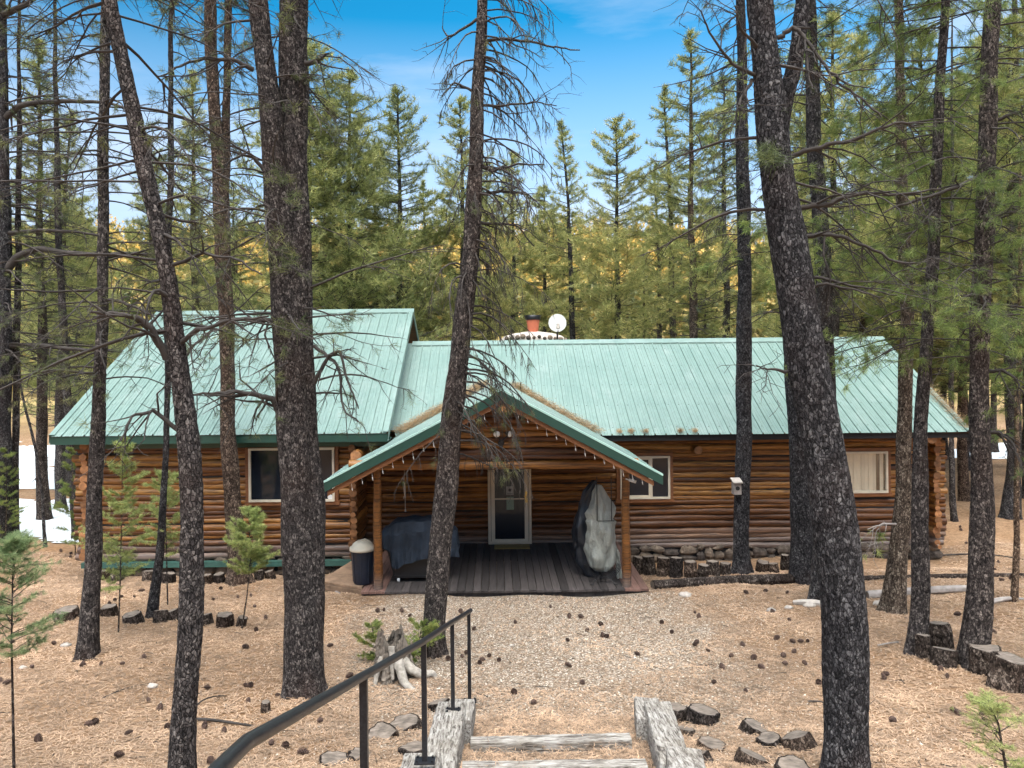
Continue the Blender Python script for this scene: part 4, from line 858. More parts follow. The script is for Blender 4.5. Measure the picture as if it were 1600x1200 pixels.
# floodlight on the gable
p0=W(783,692,13.5); fl=empty('floodlight',p0,'twin-head floodlight with round white lamps on the porch gable','floodlight')
mb=MB(); cyl(mb,(0,.04,0),(0,-.01,0),.055,n=16); mb.box(-.03,.03,-.09,-.01,-.09,.05); cyl(mb,(0,-.05,.03),(-.06,-.08,.12),.014); cyl(mb,(0,-.05,.03),(.11,-.08,.13),.014); mb.build('bracket',[M['black_metal']],fl)
M['lamp']=simple('frosted_lamp_glass',(.72,.70,.66),.25,var=.08,bs=0)
for sx_,yaw in ((-.075,0.),(.155,.9)):
    hd=MB(); c=Vector((sx_,-.10,.165)); ax=Vector((math.sin(yaw),-math.cos(yaw),-.15)).normalized(); cyl(hd,c-ax*.09,c,.03,.062,16); hd.ring([c+ax*.002,c+ax*.02,c+ax*.03],[.058,.045,.01],16,.5,1); hd.build('lamp_head',[M['black_metal'],M['lamp']],fl)
p0=W(761,701,13.5); mb=MB(); mb.ring([p0+Vector((0,-.02,.03)),p0,p0+Vector((0,-.02,-.02)),p0+Vector((0,-.01,-.04))],[.008,.022,.024,.006],10); o=mb.build('light_bulb',[M['lamp']],None,p0); tag(o,'single white bulb on the porch gable logs, left of and below the floodlight','light bulb')
# icicle string lights along the rafters
sg=empty('string_lights',(AX,FY,AZ-.3),'string of small white icicle bulbs hanging under both sloping edges of the porch gable','string lights')
so_=Vector((AX,FY,AZ-.3)); mb=MB()
for x0,zf in ((XL+.5,zpl),(XR-.3,zpr)):
    k=15
    for i in range(k):
        x=AX+(x0-AX)*(i+.7)/k; z=zf(x,0)-.245; q=AX+(x0-AX)*(i+1.7)/k; 
        if i<k-1: mb.segs([(x-AX,.04,z-so_.z,q-AX,.04,zf(q,0)-.245-so_.z,.004,.004)],4)
        dr=.03+.06*lr.random(); mb.segs([(x-AX,.04,z-so_.z,x-AX+.01,.04,z-dr-so_.z,.003,.003)],4)
        bb=MB(); bb.ring([(x-AX+.01,.04,z-dr-so_.z),(x-AX+.012,.04,z-dr-.02-so_.z),(x-AX+.02,.04,z-dr-.055-so_.z)],[.005,.008,.003],6); bb.build('bulb',[M['lamp']],sg)
mb.build('cord',[M['white_plastic']],sg)
# wind chime
p0=W(632,738,14.6); mb=MB(); mb.segs([(0,0,.1,0,0,-.25,.004,.004)],5); mb.ring([(0,0,-.2),(0.0,0,-.35),(.01,0,-.48)],[.012,.022,.014],8); mb.ring([(.008,0,-.46),(.01,0,-.72)],[.008,.006],6); mb.ring([(-.015,0,-.46),(-.02,0,-.50)],[.015,.008],6); mb.ring([(.01,0,-.70),(.012,0,-.75)],[.012,.016],6)
o=mb.build('wind_chime',[M['mortar']],None); o.location=p0; tag(o,'pale cord and wooden pull hanging inside the porch, behind the left post','hanging cord')
# small blue and white camera lamp on right post
p0=W(983,728,13.5); r=empty('security_light',p0,'small blue box with a white spotlight on the right porch post','security light')
M['bluebox']=simple('dull_blue_plastic',(.05,.10,.22),.5,bs=0); mb=MB(); mb.prism([(-.04,-.04,-.04),(.05,-.05,-.05),(.055,-.05,.03),(.01,-.04,.06),(-.04,-.04,.04)],(0,.08,0),.5); mb.build('box',[M['bluebox']],r)
mb=MB(); cyl(mb,(-.0,0,-.245),(.1,-.07,-.27),.026,.028,12); mb.segs([(-.06,.02,-.23,0,0,-.245,.012,.012)],6); mb.build('spotlight',[M['white_plastic']],r)
# trash can
can=W(567,912,14.0); can.z=0.015; tr=empty('trash_can',can,'dark navy trash can with a domed beige lid beside the left porch post','trash can')
M['can']=simple('navy_bin_plastic',(.012,.020,.038),.45,bs=0); M['lid']=simple('beige_lid',(.62,.57,.46),.5,var=.12,bs=0)
mb=MB(); zz=[0,.02,.3,.6,.62,.64]; rr_=[.155,.165,.185,.205,.215,.212]; mb.ring([(0,0,z_) for z_ in zz],rr_,24); 
for a in range(8): q=a*math.pi/4; mb.segs([(.168*math.cos(q),.168*math.sin(q),.03,.203*math.cos(q),.203*math.sin(q),.58,.012,.012)],5)
mb.build('body',[M['can']],tr)
mb=MB(); mb.ring([(0,0,.60),(0,0,.605),(0,0,.66),(0,0,.665),(0,0,.72),(0,0,.765),(0,0,.785)],[.225,.235,.232,.20,.175,.11,.02],24); mb.ring([(-.16,-.08,.70),(-.08,-.06,.775),(.05,-.03,.80),(.14,0,.75)],.016,8); mb.build('lid',[M['lid']],tr)
# covered grill
def cloth(nx,ny,fn): 
    v=[fn(i/nx,j/ny) for i in range(nx+1) for j in range(ny+1)]; m=ny+1
    i=np.arange(nx)[:,None]; j=np.arange(ny)[None]; return v,np.stack([i*m+j,(i+1)*m+j,(i+1)*m+j+1,i*m+j+1],-1).reshape(-1,4)
gp=W(655,908,14.3); gp.z=0.0; gr=empty('covered_grill',gp,'barbecue grill on wheels under a dark blue grey cover on the porch','grill')
mb=MB()
outline=[(-.74,.62),(-.73,.80),(-.66,.93),(-.42,1.08),(-.2,1.115),(.15,1.125),(.36,1.11),(.52,.98),(.70,.93),(.75,.85),(.73,.62)]
def sect(x): return float(np.interp(x,[o_[0] for o_ in outline],[o_[1] for o_ in outline]))
def fg(u,v):
    x=-.74+1.49*u; top=sect(x); hem=.42-.10*math.exp(-((x+.42)/.10)**2)+.06*math.sin(x*5)+(.22 if x<-.5 else 0)+(.06 if x>.55 else 0); hd=.28*(1-abs(x/.9)**4)+.02
    w_=v*2-1; fold=.018*math.sin(x*26+w_*2)+.012*math.sin(x*47-w_*5)
    if abs(w_)<.4: return (x,w_/.4*hd*.85,top+.01*math.sin(x*19+w_*9))
    s=(abs(w_)-.4)/.6; sg_=1 if w_>0 else -1; return (x+.02*s*math.sin(w_*9+x*4),sg_*(hd*.85+.07*min(1,s*4)+fold*(.3+s)),top+(hem-top)*s-.01)
v,f=cloth(46,40,fg); v=[(a,b+.012*_mn.noise(Vector((a*5,b*5,c*4)))*2,c+.01*_mn.noise(Vector((a*7,b*7,c*7+3)))) for a,b,c in v]; mb.add(v,f,.5,0,False)
M['cover']=simple('blue_grey_grill_cover',(.016,.027,.045),.75,var=.4,scale=4.5,bs=.9,bd=.05); o=mb.build('cover',[M['cover']],gr)
mb=MB(); mb.box(-.42,.42,-.22,.22,.10,.60); mb.box(-.44,.44,-.24,.24,.08,.12)
for x in (-.42,.42):
    for yy in (-.2,.2): mb.segs([(x*1.3,yy,.6,x,yy,.08,.02,.02)],6)
mb.box(-.74,-.5,-.2,.2,.60,.66); mb.box(.5,.74,-.2,.2,.60,.66); mb.build('cart',[M['black_metal']],gr)
for x in (-.36,.38):
    mb=MB(); mb.ring([(x-.02,-.2,.045),(x+.025,-.2,.045)],.045,14); mb.build('wheel',[M['white_plastic'] if x<0 else M['black_metal']],gr)
# wrapped garden ornament in a wrought-iron stand
wp=W(938,908,14.1); wp.z=0.0; wr_=empty('wrapped_ornament',wp,'tall bundle wrapped in grey green plastic in a curled iron rack by the right post','wrapped bundle')
M['sheet']=simple('grey_plastic_sheet',(.33,.345,.31),.42,var=.3,scale=5,vec=(1.6,1.6,.7),bs=1.,bd=.08); M['sheet_dark']=simple('dark_tarp',(.018,.022,.03),.4,var=.4,scale=4,bs=.6,bd=.03)
def wrap(cx,cy,zs,rx,ry,seed,amp=.03,nt_=40):
    rg=np.random.default_rng(seed); ph=rg.random(8)*6; n=72; nt_=nt_*2; z=np.linspace(zs[0],zs[-1],nt_); v=[]
    for zz_ in z:
        a_=float(np.interp(zz_,zs,rx)); b_=float(np.interp(zz_,zs,ry)); c_=float(np.interp(zz_,zs,cx))
        for k in range(n):
            q=k*2*math.pi/n; w_=1+amp/.3*(.5*math.sin(5*q+zz_*4+ph[0])+.4*math.sin(9*q-zz_*7+ph[1])+.35*abs(math.sin(3*q+zz_*9+ph[2]))+.25*math.sin(zz_*23+2*q+ph[3]))
            nz=_mn.noise(Vector((math.cos(q)*1.3+seed,math.sin(q)*1.3,zz_*2.6)))*amp*2.2+_mn.ridged_multi_fractal(Vector((math.cos(q)*1.1,math.sin(q)*1.1+seed,zz_*1.8)),.9,2.2,4,1,2)*amp*.55-amp*.5
            v.append((c_+(a_*w_+nz)*math.cos(q),cy+(b_*w_+nz)*math.sin(q),zz_))
    i=np.arange(nt_-1)[:,None]; j=np.arange(n)[None]; return v,np.stack([i*n+j,i*n+(j+1)%n,(i+1)*n+(j+1)%n,(i+1)*n+j],-1).reshape(-1,4)
zs=[.16,.25,.45,.8,1.08,1.12,1.22,1.32,1.42,1.50,1.62,1.74]
mb=MB(); v,f=wrap([.03,.03,.03,.02,0.02,0.0,0.0,.03,.02,0,-.02,-.02],0,zs,[.12,.22,.27,.265,.25,.205,.25,.22,.19,.15,.10,.03],[.05,.13,.17,.18,.17,.16,.15,.14,.12,.1,.06,.015],5); mb.add(v,f,.5,0,True); mb.build('plastic_sheet',[M['sheet']],wr_)
mb=MB(); zs2=[.02,.3,.7,1.1,1.35,1.6,1.78]; v,f=wrap([-.14,-.22,-.25,-.22,-.2,-.12,-.05],.25,zs2,[.12,.2,.22,.2,.16,.1,.02],[.1,.16,.18,.16,.12,.08,.02],6); mb.add(v,f,.5,0,True); mb.build('dark_sheet',[M['sheet_dark']],wr_)
mb=MB(); v,f=wrap([.34,.32,.28,.24],.0,[.03,.3,.5,.62],[.03,.045,.05,.02],[.04,.05,.05,.03],9,amp=.05,nt_=14); mb.add(v,f,.5,0,True); mb.build('loose_corner',[M['sheet']],wr_)
mb=MB()
for k in range(4):
    rr0=.27+.022*k; pts=[(.02+rr0*math.sin(a),-.20-.006*k,.38-rr0*math.cos(a)*.95) for a in np.linspace(-1.45,1.45,22)]; mb.ring(pts,.0065,6)
for x in (-.03,.07): mb.segs([(x,-.225,.16,x,-.225,.03,.007,.007)],6)
for sg_ in (-1,1): mb.ring([(.02,-.22,.10),(.02+sg_*.08,-.26,.11),(.02+sg_*.17,-.3,.06),(.02+sg_*.19,-.32,.01),(.02+sg_*.25,-.33,.012)],.008,6)
mb.build('rack_base',[M['black_metal']],wr_); mb=MB()
for x in (-.07,.19): mb.segs([(x,-.19,1.12,x,-.19,1.92,.009,.009)],6)
mb.segs([(-.07,-.2,1.12,.24,-.2,1.12,.008,.008)],6); mb.build('rack_bars',[M['black_metal']],wr_)
# door mat
M['mat']=simple('tan_coir_mat',(.27,.19,.07),.95,var=.3,scale=60,bs=.5); mb=MB(); q=W(800,854,16.55); mb.box(-.38,.38,-.17,.17,0,.018); mb.box(-.36,.36,-.15,.15,.017,.024,.7); o=mb.build('door_mat',[M['mat']]); o.location=(q.x,16.55,.002); tag(o,'tan coir mat on the deck in front of the storm door','door mat')
# ------------------------------------------------------------------ roof top: chimney and dish
ch=empty('stone_chimney',(1.03,21.2,4.0),'low stone chimney with domed mortar top, terracotta flue and black cap behind the ridge','chimney')
mb=MB(); Z0=4.40; 
v,f=wrap([0,0,0,0,0],0,[-2.5,.3,.62,.72,.80],[.92,.92,.86,.6,.05],[.5,.5,.45,.3,.03],11,amp=.012,nt_=22); mb.add(v,f,.5,0,True); mb.build('mortar_dome',[M['mortar']],ch)
mb=MB()
for k in range(26):
    x=-.88+1.76*(k%13)/12; z=.50 + (.12 if k>=13 else -.04)+lr.normal()*.02-.10*abs(x)**2; yy=-.46*math.sqrt(max(.02,1-(x/.98)**2)); rx=lr.uniform(.05,.085)
    mb.ring([(x,yy-.05,z),(x,yy-.03,z),(x,yy+.05,z)],[rx*.3,rx*.85,rx],8,lr.random(),0)
mb.build('field_stones',[M['stone']],ch)
mb=MB(); mb.ring([(-.0,0,.70),(.0,0,1.12)],[.13,.185],8,.5,0); mb.build('flue',[M['terracotta']],ch)
mb=MB(); mb.ring([(0,0,1.10),(0,0,1.23),(0,0,1.235)],[.20,.245,.02],8,.5,0); mb.build('flue_cap',[M['black_metal']],ch)
dp=W(871,535,20.2); ds=empty('satellite_dish',(dp.x,20.2,dp.z-.15),'small round white satellite dish on a mast on the roof ridge','satellite dish')
mb=MB(); mb.ring([(0,0,0),(0,0,.42)],.024,10); mb.segs([(0,0,.30,0,-.26,.45,.016,.012)],6); mb.build('mast',[M['black_metal']],ds)
zc=.66; mb=MB(); prof=[(.235,-.055),(.225,-.035),(.16,.0),(.08,.018),(.01,.024)]
mb.ring([(0,yy,zc+.0) for r0,yy in prof],[r0 for r0,yy in prof],28); mb.build('reflector',[M['white_plastic']],ds)
mb=MB(); mb.ring([(0,-.30,.50),(0,-.24,.62)],[.03,.04],10); mb.box(-.05,.05,-.3,-.24,.50,.56); mb.build('receiver',[M['mortar']],ds)
# emblem-like pale grey mark on the reflector
mb=MB()
for pth in ([(-.08,.03),(-.06,.0),(-.05,.05),(-.02,.07),(0,.05)],[(.02,.05),(.04,.085),(.07,.09),(.06,.04),(.05,-.01)],[(-.08,.03),(-.07,-.02),(-.03,-.03)]):
    mb.ring([(x,-.012-.03*(x*x+z*z)*10+.0,zc+z) for x,z in pth],.004,5)
M['grey']=simple('grey_mark',(.25,.27,.30),.6,bs=0); mb.build('printed_mark',[M['grey']],ds)
# ------------------------------------------------------------------ stairs and handrail
def timber_mat():
    m,nt,b,o=nm('weathered_timber'); n=noisy(nt,9,(5,.5,5),7,.7,.6); n2=noisy(nt,3,(1,1,1),5,.6); n3=noisy(nt,30,(3,.5,3),3,.6)
    c=ramp(nt,n,[(.36,(.035,.03,.028)),(.44,(.18,.16,.14)),(.55,(.36,.345,.32)),(.75,(.56,.54,.51))]); t=ramp(nt,n2,[(.4,(1,1,1)),(.7,(.6,.55,.48))]); c=mix(nt,c,t,.7,'MULTIPLY')
    nt.links.new(c,b.inputs['Base Color']); b.inputs['Roughness'].default_value=.95; bump(nt,b,n,.9,.01); return m
M['timber']=timber_mat()
def timber_x():
    m=M['timber'].copy(); m.name='weathered_timber_across'
    for n in m.node_tree.nodes:
        if n.type=='MAPPING':
            s=n.inputs['Scale'].default_value; n.inputs['Scale'].default_value=(s[1],s[0],s[2])
    return m
M['timber_x']=timber_x()
M['cut']=simple('cut_log_face',(.17,.14,.115),.95,var=.75,scale=9,vec=(1,2.5,1),bs=.8,bd=.015)
def timber(name,a,b_,w_,h,label,mat='timber',seed=0,cat='timber'):
    "rough squared beam from a to b (top centre line)"
    a=Vector(a); b_=Vector(b_); rg=np.random.default_rng(seed); d=(b_-a); L_=d.length; d.normalize(); s=Vector((d.y,-d.x,0)).normalized(); u=s.cross(d)
    n=int(L_/.05)+2; prof=[(-1,-.85),(-.9,-1),(0,-.99),(.9,-1),(1,-.85),(1,0),(1,.85),(.92,1),(.3,1.0),(-.3,.995),(-.92,1),(-1,.85),(-1,0)]; v=[]
    for i in range(n):
        c=a+d*(L_*i/(n-1))
        for (p,q) in prof: v.append(tuple(c+s*(p*w_/2+rg.normal()*.003)+u*(-1 if u.z<0 else 1)*((q-1)*h/2+rg.normal()*.0025)))
    m=len(prof); i=np.arange(n-1)[:,None]; j=np.arange(m)[None]; mb=MB(); mb.add(v,np.stack([i*m+j,i*m+(j+1)%m,(i+1)*m+(j+1)%m,(i+1)*m+j],-1).reshape(-1,4),.5,0)
    for k in (0,n-1): mb.tris([v[k*m+q] for q in range(m)],[(0,q+1,q) if k==0 else (0,q,q+1) for q in range(1,m-1)],.5,0)
    o=mb.build(name,[M[mat]],None,a); return tag(o,label,cat)
def wz(px,py,Y): return W(px,py,Y)
st='weathered grey '
# left stringer pieces (tops read from the photo)
timber('stair_timber',wz(722,1092,7.95),wz(714,1125,7.45),.27,.24,st+'beam end at the foot of the stairs on the handrail side','timber',1)
timber('stair_timber',wz(716,1099,7.85)+Vector((-.06,0,.02)),wz(681,1210,6.2)+Vector((0,0,.02)),.30,.26,'long weathered stair beam carrying the second handrail post','timber',2)
timber('stair_timber',wz(664,1186,6.0)+Vector((-.02,0,.05)),wz(640,1300,4.8)+Vector((0,0,.05)),.30,.26,'weathered beam under the third handrail post','timber',3)
timber('stair_timber',wz(1010,1090,8.1),wz(1016,1125,7.5),.26,.26,st+'beam end at the foot of the stairs on the right side','timber',4)
timber('stair_timber',wz(1027,1100,7.8)+Vector((0,0,.03)),wz(1062,1215,6.1)+Vector((0,0,.03)),.27,.28,st+'long beam edging the right side of the stairs','timber',5)
timber('stair_timber',wz(1064,1180,6.2)+Vector((.02,0,.06)),wz(1090,1290,4.9)+Vector((0,0,.06)),.28,.28,'weathered beam at the bottom edge, right of the stairs','timber',6)
timber('stair_riser',wz(735,1131,7.35)-Vector((0,0,.155)),wz(985,1128,7.35)-Vector((0,0,.135)),.14,.16,'half buried riser timber across the lowest stair step','timber_x',7)
timber('stair_riser',wz(722,1183,6.55)-Vector((0,0,.065)),wz(1010,1181,6.55)-Vector((0,0,.055)),.13,.17,'pale riser timber across the second stair step','timber_x',8)
# step infill follows the terrain
hp=W(708,1110,7.6); hr=empty('handrail',hp,'black steel handrail on four square posts running down the stairs','handrail')
rail=[(734,955,8.6),(708,971,7.6),(662,1002,5.65),(568,1056,4.1),(385,1160,2.3),(338,1206,1.95),(250,1330,1.5)]
P=[W(*q)-hp for q in rail]; path=[]
for i in range(len(P)-1):
    for t in ((0,.03,.5,.97) if i else (0,.5,.97)): path.append(P[i].lerp(P[i+1],t))
path.append(P[-1]); mb=MB(); mb.ring([P[0]+Vector((.01,.03,.0))]+path,.0245,18,.5,0)
m,nt,b,o=nm('satin_black_rail'); n=noisy(nt,60,(1,1,1),3,.6); c=ramp(nt,n,[(.3,(.014,.014,.016)),(.7,(.035,.035,.04))]); nt.links.new(c,b.inputs['Base Color']); b.inputs['Roughness'].default_value=.36; b.inputs['Metallic'].default_value=.35; bump(nt,b,n,.08,.002); M['rail']=m
mb.build('rail',[M['rail']],hr)
for (px,pt,pb,Y) in ((732.5,957,1096,8.6),(706.5,974,1111,7.6),(662,1006,1190,5.65),(568,1062,1268,4.1)):
    a=W(px,pt,Y)-hp; z=(W(px,pb,Y)-hp).z; mb=MB(); h=.019 if Y>5 else .0205; mb.box(a.x-h,a.x+h,a.y-h,a.y+h,z,a.z); po=mb.build('post',[M['rail']],hr)
    mb=MB(); mb.box(a.x-.075,a.x+.075,a.y-.05,a.y+.05,z,z+.012)
    for bx in (-.055,.055):
        for by in (-.033,.033): mb.ring([(a.x+bx,a.y+by,z+.01),(a.x+bx,a.y+by,z+.026)],.009,6)
    mb.build('base_plate',[M['rail']],po)
# ------------------------------------------------------------------ stump, logs, slices, stones
def chunk(name,a,b_,r0,r1,mats,seed=0,ns=16,rough=.08,cap_mi=1,label=None,cat=None,group=None,bend=0.0,bark_n=.0):
    rg=np.random.default_rng(seed); a=Vector(a); b_=Vector(b_); n=max(4,int((b_-a).length/.08)+2); pts=[]; per=(b_-a).normalized().cross(Vector((0,0,1))) if abs((b_-a).normalized().z)<.9 else Vector((1,0,0))
    for i in range(n):
        t=i/(n-1); pts.append(a.lerp(b_,t)+Vector((0,0,1))*bend*math.sin(t*math.pi)+per*bend*.6*math.sin(t*5+seed))
    base=1+rough*np.repeat(rg.normal(size=(1,ns)),n,0)+rough*.5*rg.normal(size=(n,ns)); tn=np.clip(.4+.3*rg.normal(size=n),0,1)
    mb=MB(); mb.ring(pts,np.linspace(r0,r1,n),ns,tn,0,False,False,base)
    V=mb.v[0]
    for k,c in ((0,pts[0]),(n-1,pts[-1])):
        ring=V[k*ns:(k+1)*ns]; d=(pts[0]-pts[1]).normalized() if k==0 else (pts[-1]-pts[-2]).normalized()
        inner=[tuple(Vector(q).lerp(c,.12)+d*.004) for q in ring]; vv=[tuple(q) for q in ring]+inner+[tuple(c+d*.002)]
        mb.tris(vv,[(q,(q+1)%ns,ns+q) for q in range(ns)]+[((q+1)%ns,ns+(q+1)%ns,ns+q) for q in range(ns)],.3,0)
        mb.tris(vv,[(ns+q,ns+(q+1)%ns,2*ns) for q in range(ns)],.5,cap_mi)
    o=mb.build(name,mats,None,a); 
    if label: tag(o,label,cat,group)
    return o
SB=[M['bark_brown'],M['cut']]
ORD=['first','second','third','fourth','fifth','sixth','seventh','eighth','ninth','tenth','eleventh','twelfth','thirteenth','fourteenth','fifteenth','sixteenth','seventeenth','eighteenth']
def slices(spots,fmt,group,seed):
    for i,(px,py,wpx,hpx) in enumerate(spots):
        g=ground_at(px,py); k=g.y/F; r=wpx*k/2; h=hpx*k; h*=(.6 if seed>=480 else 1.15); r*=lr.uniform(.74,1.0) if seed>=480 else lr.uniform(.9,1.1); q=g+Vector((0,0,-.10))
        chunk('log_slice',q,q+Vector((lr.normal()*.035,lr.normal()*.035,h+.10)),r*1.05,r*.94,SB,seed+i,18,.085,1,fmt%ORD[i],'log slice',group)
slices([(996,897,22,22),(1016,898,20,24),(1036,900,20,24),(1056,902,22,26),(1080,903,20,22),(1098,903,18,18),(1115,900,19,20),(1133,898,16,16),(1190,893,18,14),(1210,895,18,12),(1225,890,14,20)],'%s charred log slice from the porch post in the edging below the right wall','log slices edging the bed by the right wall',400)
slices([(160,906,22,12),(182,908,20,12),(232,907,20,12),(262,911,20,13),(325,912,16,12),(345,910,18,12),(405,906,14,12),(425,904,16,10)],'%s dark log slice from the left in the row nearest the left wall','log slices nearest the left wall',420)
slices([(105,966,34,12),(172,962,26,13),(212,972,26,12),(250,972,24,14),(275,968,20,12),(322,976,24,12),(350,978,26,16),(374,978,16,12)],'%s dark log slice from the left in the lower edging row on the left','log slices in the lower left row',440)
slices([(1443,1028,20,30),(1472,1013,36,32),(1476,1040,36,20),(1540,1050,44,34),(1572,1072,48,38),(1600,1080,32,18)],'%s log slice, counted from the second dark trunk towards the right edge of the photo','log slices by the right trunks',460)
slices([(1052,1124,40,32),(1096,1128,50,28),(1068,1148,34,12),(1176,1142,56,10),(1255,1168,60,24),(1205,1162,50,16),(1110,1168,48,10),(1092,1192,56,12),(1170,1192,60,16),(1235,1210,60,26)],'%s log slice, counted from the top right stair beam towards the huge leaning trunk','log slices right of the stairs',480)
slices([(598,1150,50,12),(636,1136,56,14),(692,1108,44,16),(650,1176,52,14),(520,1190,60,8),(560,1182,50,6)],'%s flat worn log slice in the bank left of the handrail posts','log slices left of the stairs',500)
slices([(415,1112,20,26)],'small %s stub of a sawn sapling between the thick trunk and the handrail','stub',510)
# lying logs
def lying(pts,r0,r1,label,mats,seed,cat='log',name='fallen_log',bend=0.02,sink=.3):
    a=ground_at(*pts[0]); b_=ground_at(*pts[1]); a.z+=r0*(1-sink); b_.z+=r1*(1-sink); return chunk(name,a,b_,r0,r1,mats,seed,14,.06,1,label,cat,None,bend)
lying([(1020,920),(1240,910)],.085,.10,'long rough log lying on the litter right of the porch',SB,601)
lying([(1350,907),(1625,902)],.05,.045,'thin dark log lying behind the right trunks',SB,602)
lying([(1355,934),(1512,924)],.07,.06,'grey weathered log lying between the right trunks',[M['twig_grey'],M['cut']],603)
lying([(1282,948),(1240,944)],.05,.035,'bleached pale log end left of the huge leaning trunk',[M['mortar'],M['cut']],604)
lying([(1548,943),(1598,937)],.05,.02,'pale driftwood piece near the right edge',[M['twig_grey'],M['cut']],605,cat='driftwood')
lying([(505,912),(540,924)],.022,.02,'pale thin stick lying by the plywood left of the porch',[M['twig_grey'],M['cut']],606,cat='stick',name='stick')
lying([(502,918),(532,928)],.016,.014,'second thin stick lying below the pale one left of the porch',[M['twig_grey'],M['cut']],607,cat='stick',name='stick')
lying([(300,1128),(395,1136)],.018,.01,'crooked dead branch on the ground left of the handrail',[M['twig'],M['cut']],608,cat='branch',name='fallen_branch',bend=.03)
lying([(1372,1010),(1408,1005)],.012,.008,'short grey stick between the huge trunk and the slim trunk',[M['twig_grey'],M['cut']],609,cat='stick',name='stick')
lying([(1262,1098),(1292,1102)],.012,.008,'thin dark stick left of the foot of the huge trunk',[M['twig'],M['cut']],610,cat='stick',name='stick')
lying([(1470,868),(1600,875)],.02,.012,'dark branch lying beyond the right corner of the cabin',[M['twig'],M['cut']],611,cat='branch',name='fallen_branch',bend=.06)
lying([(160,1092),(235,1068)],.008,.004,'thin twig on the needles left of the leaning trunk',[M['twig'],M['cut']],612,cat='stick',name='stick')
lying([(305,1108),(352,1088)],.010,.005,'thin upright-curving twig just right of the leaning trunk foot',[M['twig'],M['cut']],613,cat='stick',name='stick',bend=.05)
# weathered stump
sp=ground_at(618,1058); stp=empty('tree_stump',sp,'weathered grey tree stump with bare bleached roots behind the handrail','stump')
rg=np.random.default_rng(9); n=22; ns=40; v=[]; k=sp.y/F
for i in range(n):
    t=i/(n-1); z=t*.62-.08
    for j in range(ns):
        q=j*2*math.pi/ns; r=(.25-.13*t**.8)*(1+.22*math.sin(3*q+1)*(1-t)+.14*math.sin(7*q+t*3)+.10*math.sin(13*q+2*t)+.05*rg.normal())
        top=z+(.09*math.sin(2*q+.5)+.035*math.sin(5*q)+.02*rg.normal())*t**3; v.append((-.03-.03*t+r*math.cos(q)*1.15,.0+r*math.sin(q),top))
i=np.arange(n-1)[:,None]; j=np.arange(ns)[None]; mb=MB(); mb.add(v,np.stack([i*ns+j,i*ns+(j+1)%ns,(i+1)*ns+(j+1)%ns,(i+1)*ns+j],-1).reshape(-1,4),.5,0,False)
M['stump']=simple('weathered_stump_wood',(.16,.135,.11),.95,var=.8,scale=5,vec=(6,6,.8),bs=.9,bd=.02); mb.build('stump_body',[M['stump']],stp)
M['root']=simple('bleached_root',(.33,.30,.26),.9,var=.5,scale=9,vec=(2,2,2),bs=.8,bd=.01)
for pts_,r0 in (([(.02,-.15,.34),(.10,-.25,.20),(.14,-.33,.08),(.24,-.42,.02),(.34,-.46,.0)],.075),([(.10,-.05,.22),(.22,-.10,.12),(.36,-.12,.07),(.48,-.12,.10),(.53,-.12,.0)],.07),([(-.02,-.17,.45),(-.01,-.22,.28),(.0,-.26,.08)],.045),([(-.14,-.12,.3),(-.2,-.2,.14),(-.22,-.25,0)],.05)):
    P=np.array(pts_); t=np.linspace(0,len(P)-1,16); P2=np.stack([np.interp(t,range(len(P)),P[:,c]) for c in range(3)],1); P2[1:-1]=(P2[:-2]+P2[1:-1]+P2[2:])/3
    mb=MB(); mb.ring(P2,np.linspace(r0,r0*.45,16),10,.5,0,True,True,1+.07*rg.normal(size=(16,10))); mb.build('root',[M['root']],stp)
# stones
def stone(px,py,wpx,label,seed,mat='mortar',flat=.5):
    g=ground_at(px,py); r=wpx*g.y/F/2; rg=np.random.default_rng(seed); n,m=7,10; v=[]
    for i in range(n):
        a=math.pi*(i+.02)/(n-1+.04)
        for j in range(m): q=j*2*math.pi/m; s=1+.13*rg.normal(); v.append((r*math.sin(a)*math.cos(q)*s,r*.7*math.sin(a)*math.sin(q)*s,r*flat*math.cos(a)*s+r*flat*.3))
    i=np.arange(n-1)[:,None]; j=np.arange(m)[None]; mb=MB(); mb.add(v,np.stack([i*m+j,i*m+(j+1)%m,(i+1)*m+(j+1)%m,(i+1)*m+j],-1).reshape(-1,4),rg.random(),0,True); o=mb.build('stone',[M[mat]]); o.location=g; return tag(o,label,'stone',None)
for i,(px,py,w_,lab) in enumerate([(238,1074,18,'flat white stone between the leaning trunk and the thick double trunk'),(1008,1031,9,'white pebble in the middle of the gravel'),(1265,948,20,'pale stone beside the bleached log right of the gravel'),(1205,955,16,'pale stone left of the bleached log at the right'),(1232,951,14,'pale stone between the two others left of the bleached log'),(1070,932,22,'flat pale stone near the right end of the deck'),(800,1010,9,'small white stone on the gravel near the top of the rail'),(103,1010,16,'grey stone near the foot of the second left sapling'),(1373,945,20,'grey stone left of the flaking brown trunk'),(35,1045,14,'pale stone near the left edge'),(1145,893,22,'pale broken block on the edging by the birdhouse trunk')]): stone(px,py,w_,lab,700+i)
# birdhouse
bp=W(1151,772,ground_at(1160,895).y-.22); bh=empty('birdhouse',bp,'small weathered wooden birdhouse with a round dark hole on the straight trunk','birdhouse')
k=bp.y/F; w_,h_=.075,.30; mb=MB(); mb.box(-w_,w_,-.07,.09,0,h_*.78); mb.build('box',[M['twig_grey']],bh); mb=MB(); mb.prism([(-w_-.02,-.11,h_*.76),(w_+.02,-.11,h_*.76),(w_+.02,.11,h_*.98),(-w_-.02,.11,h_*.98)],(0,-.004,.02),.5); mb.build('roof',[M['mortar']],bh); mb=MB(); mb.ring([(0,-.078,h_*.42),(0,-.071,h_*.42)],.042,16); mb.build('entrance_hole',[M['dark']],bh)
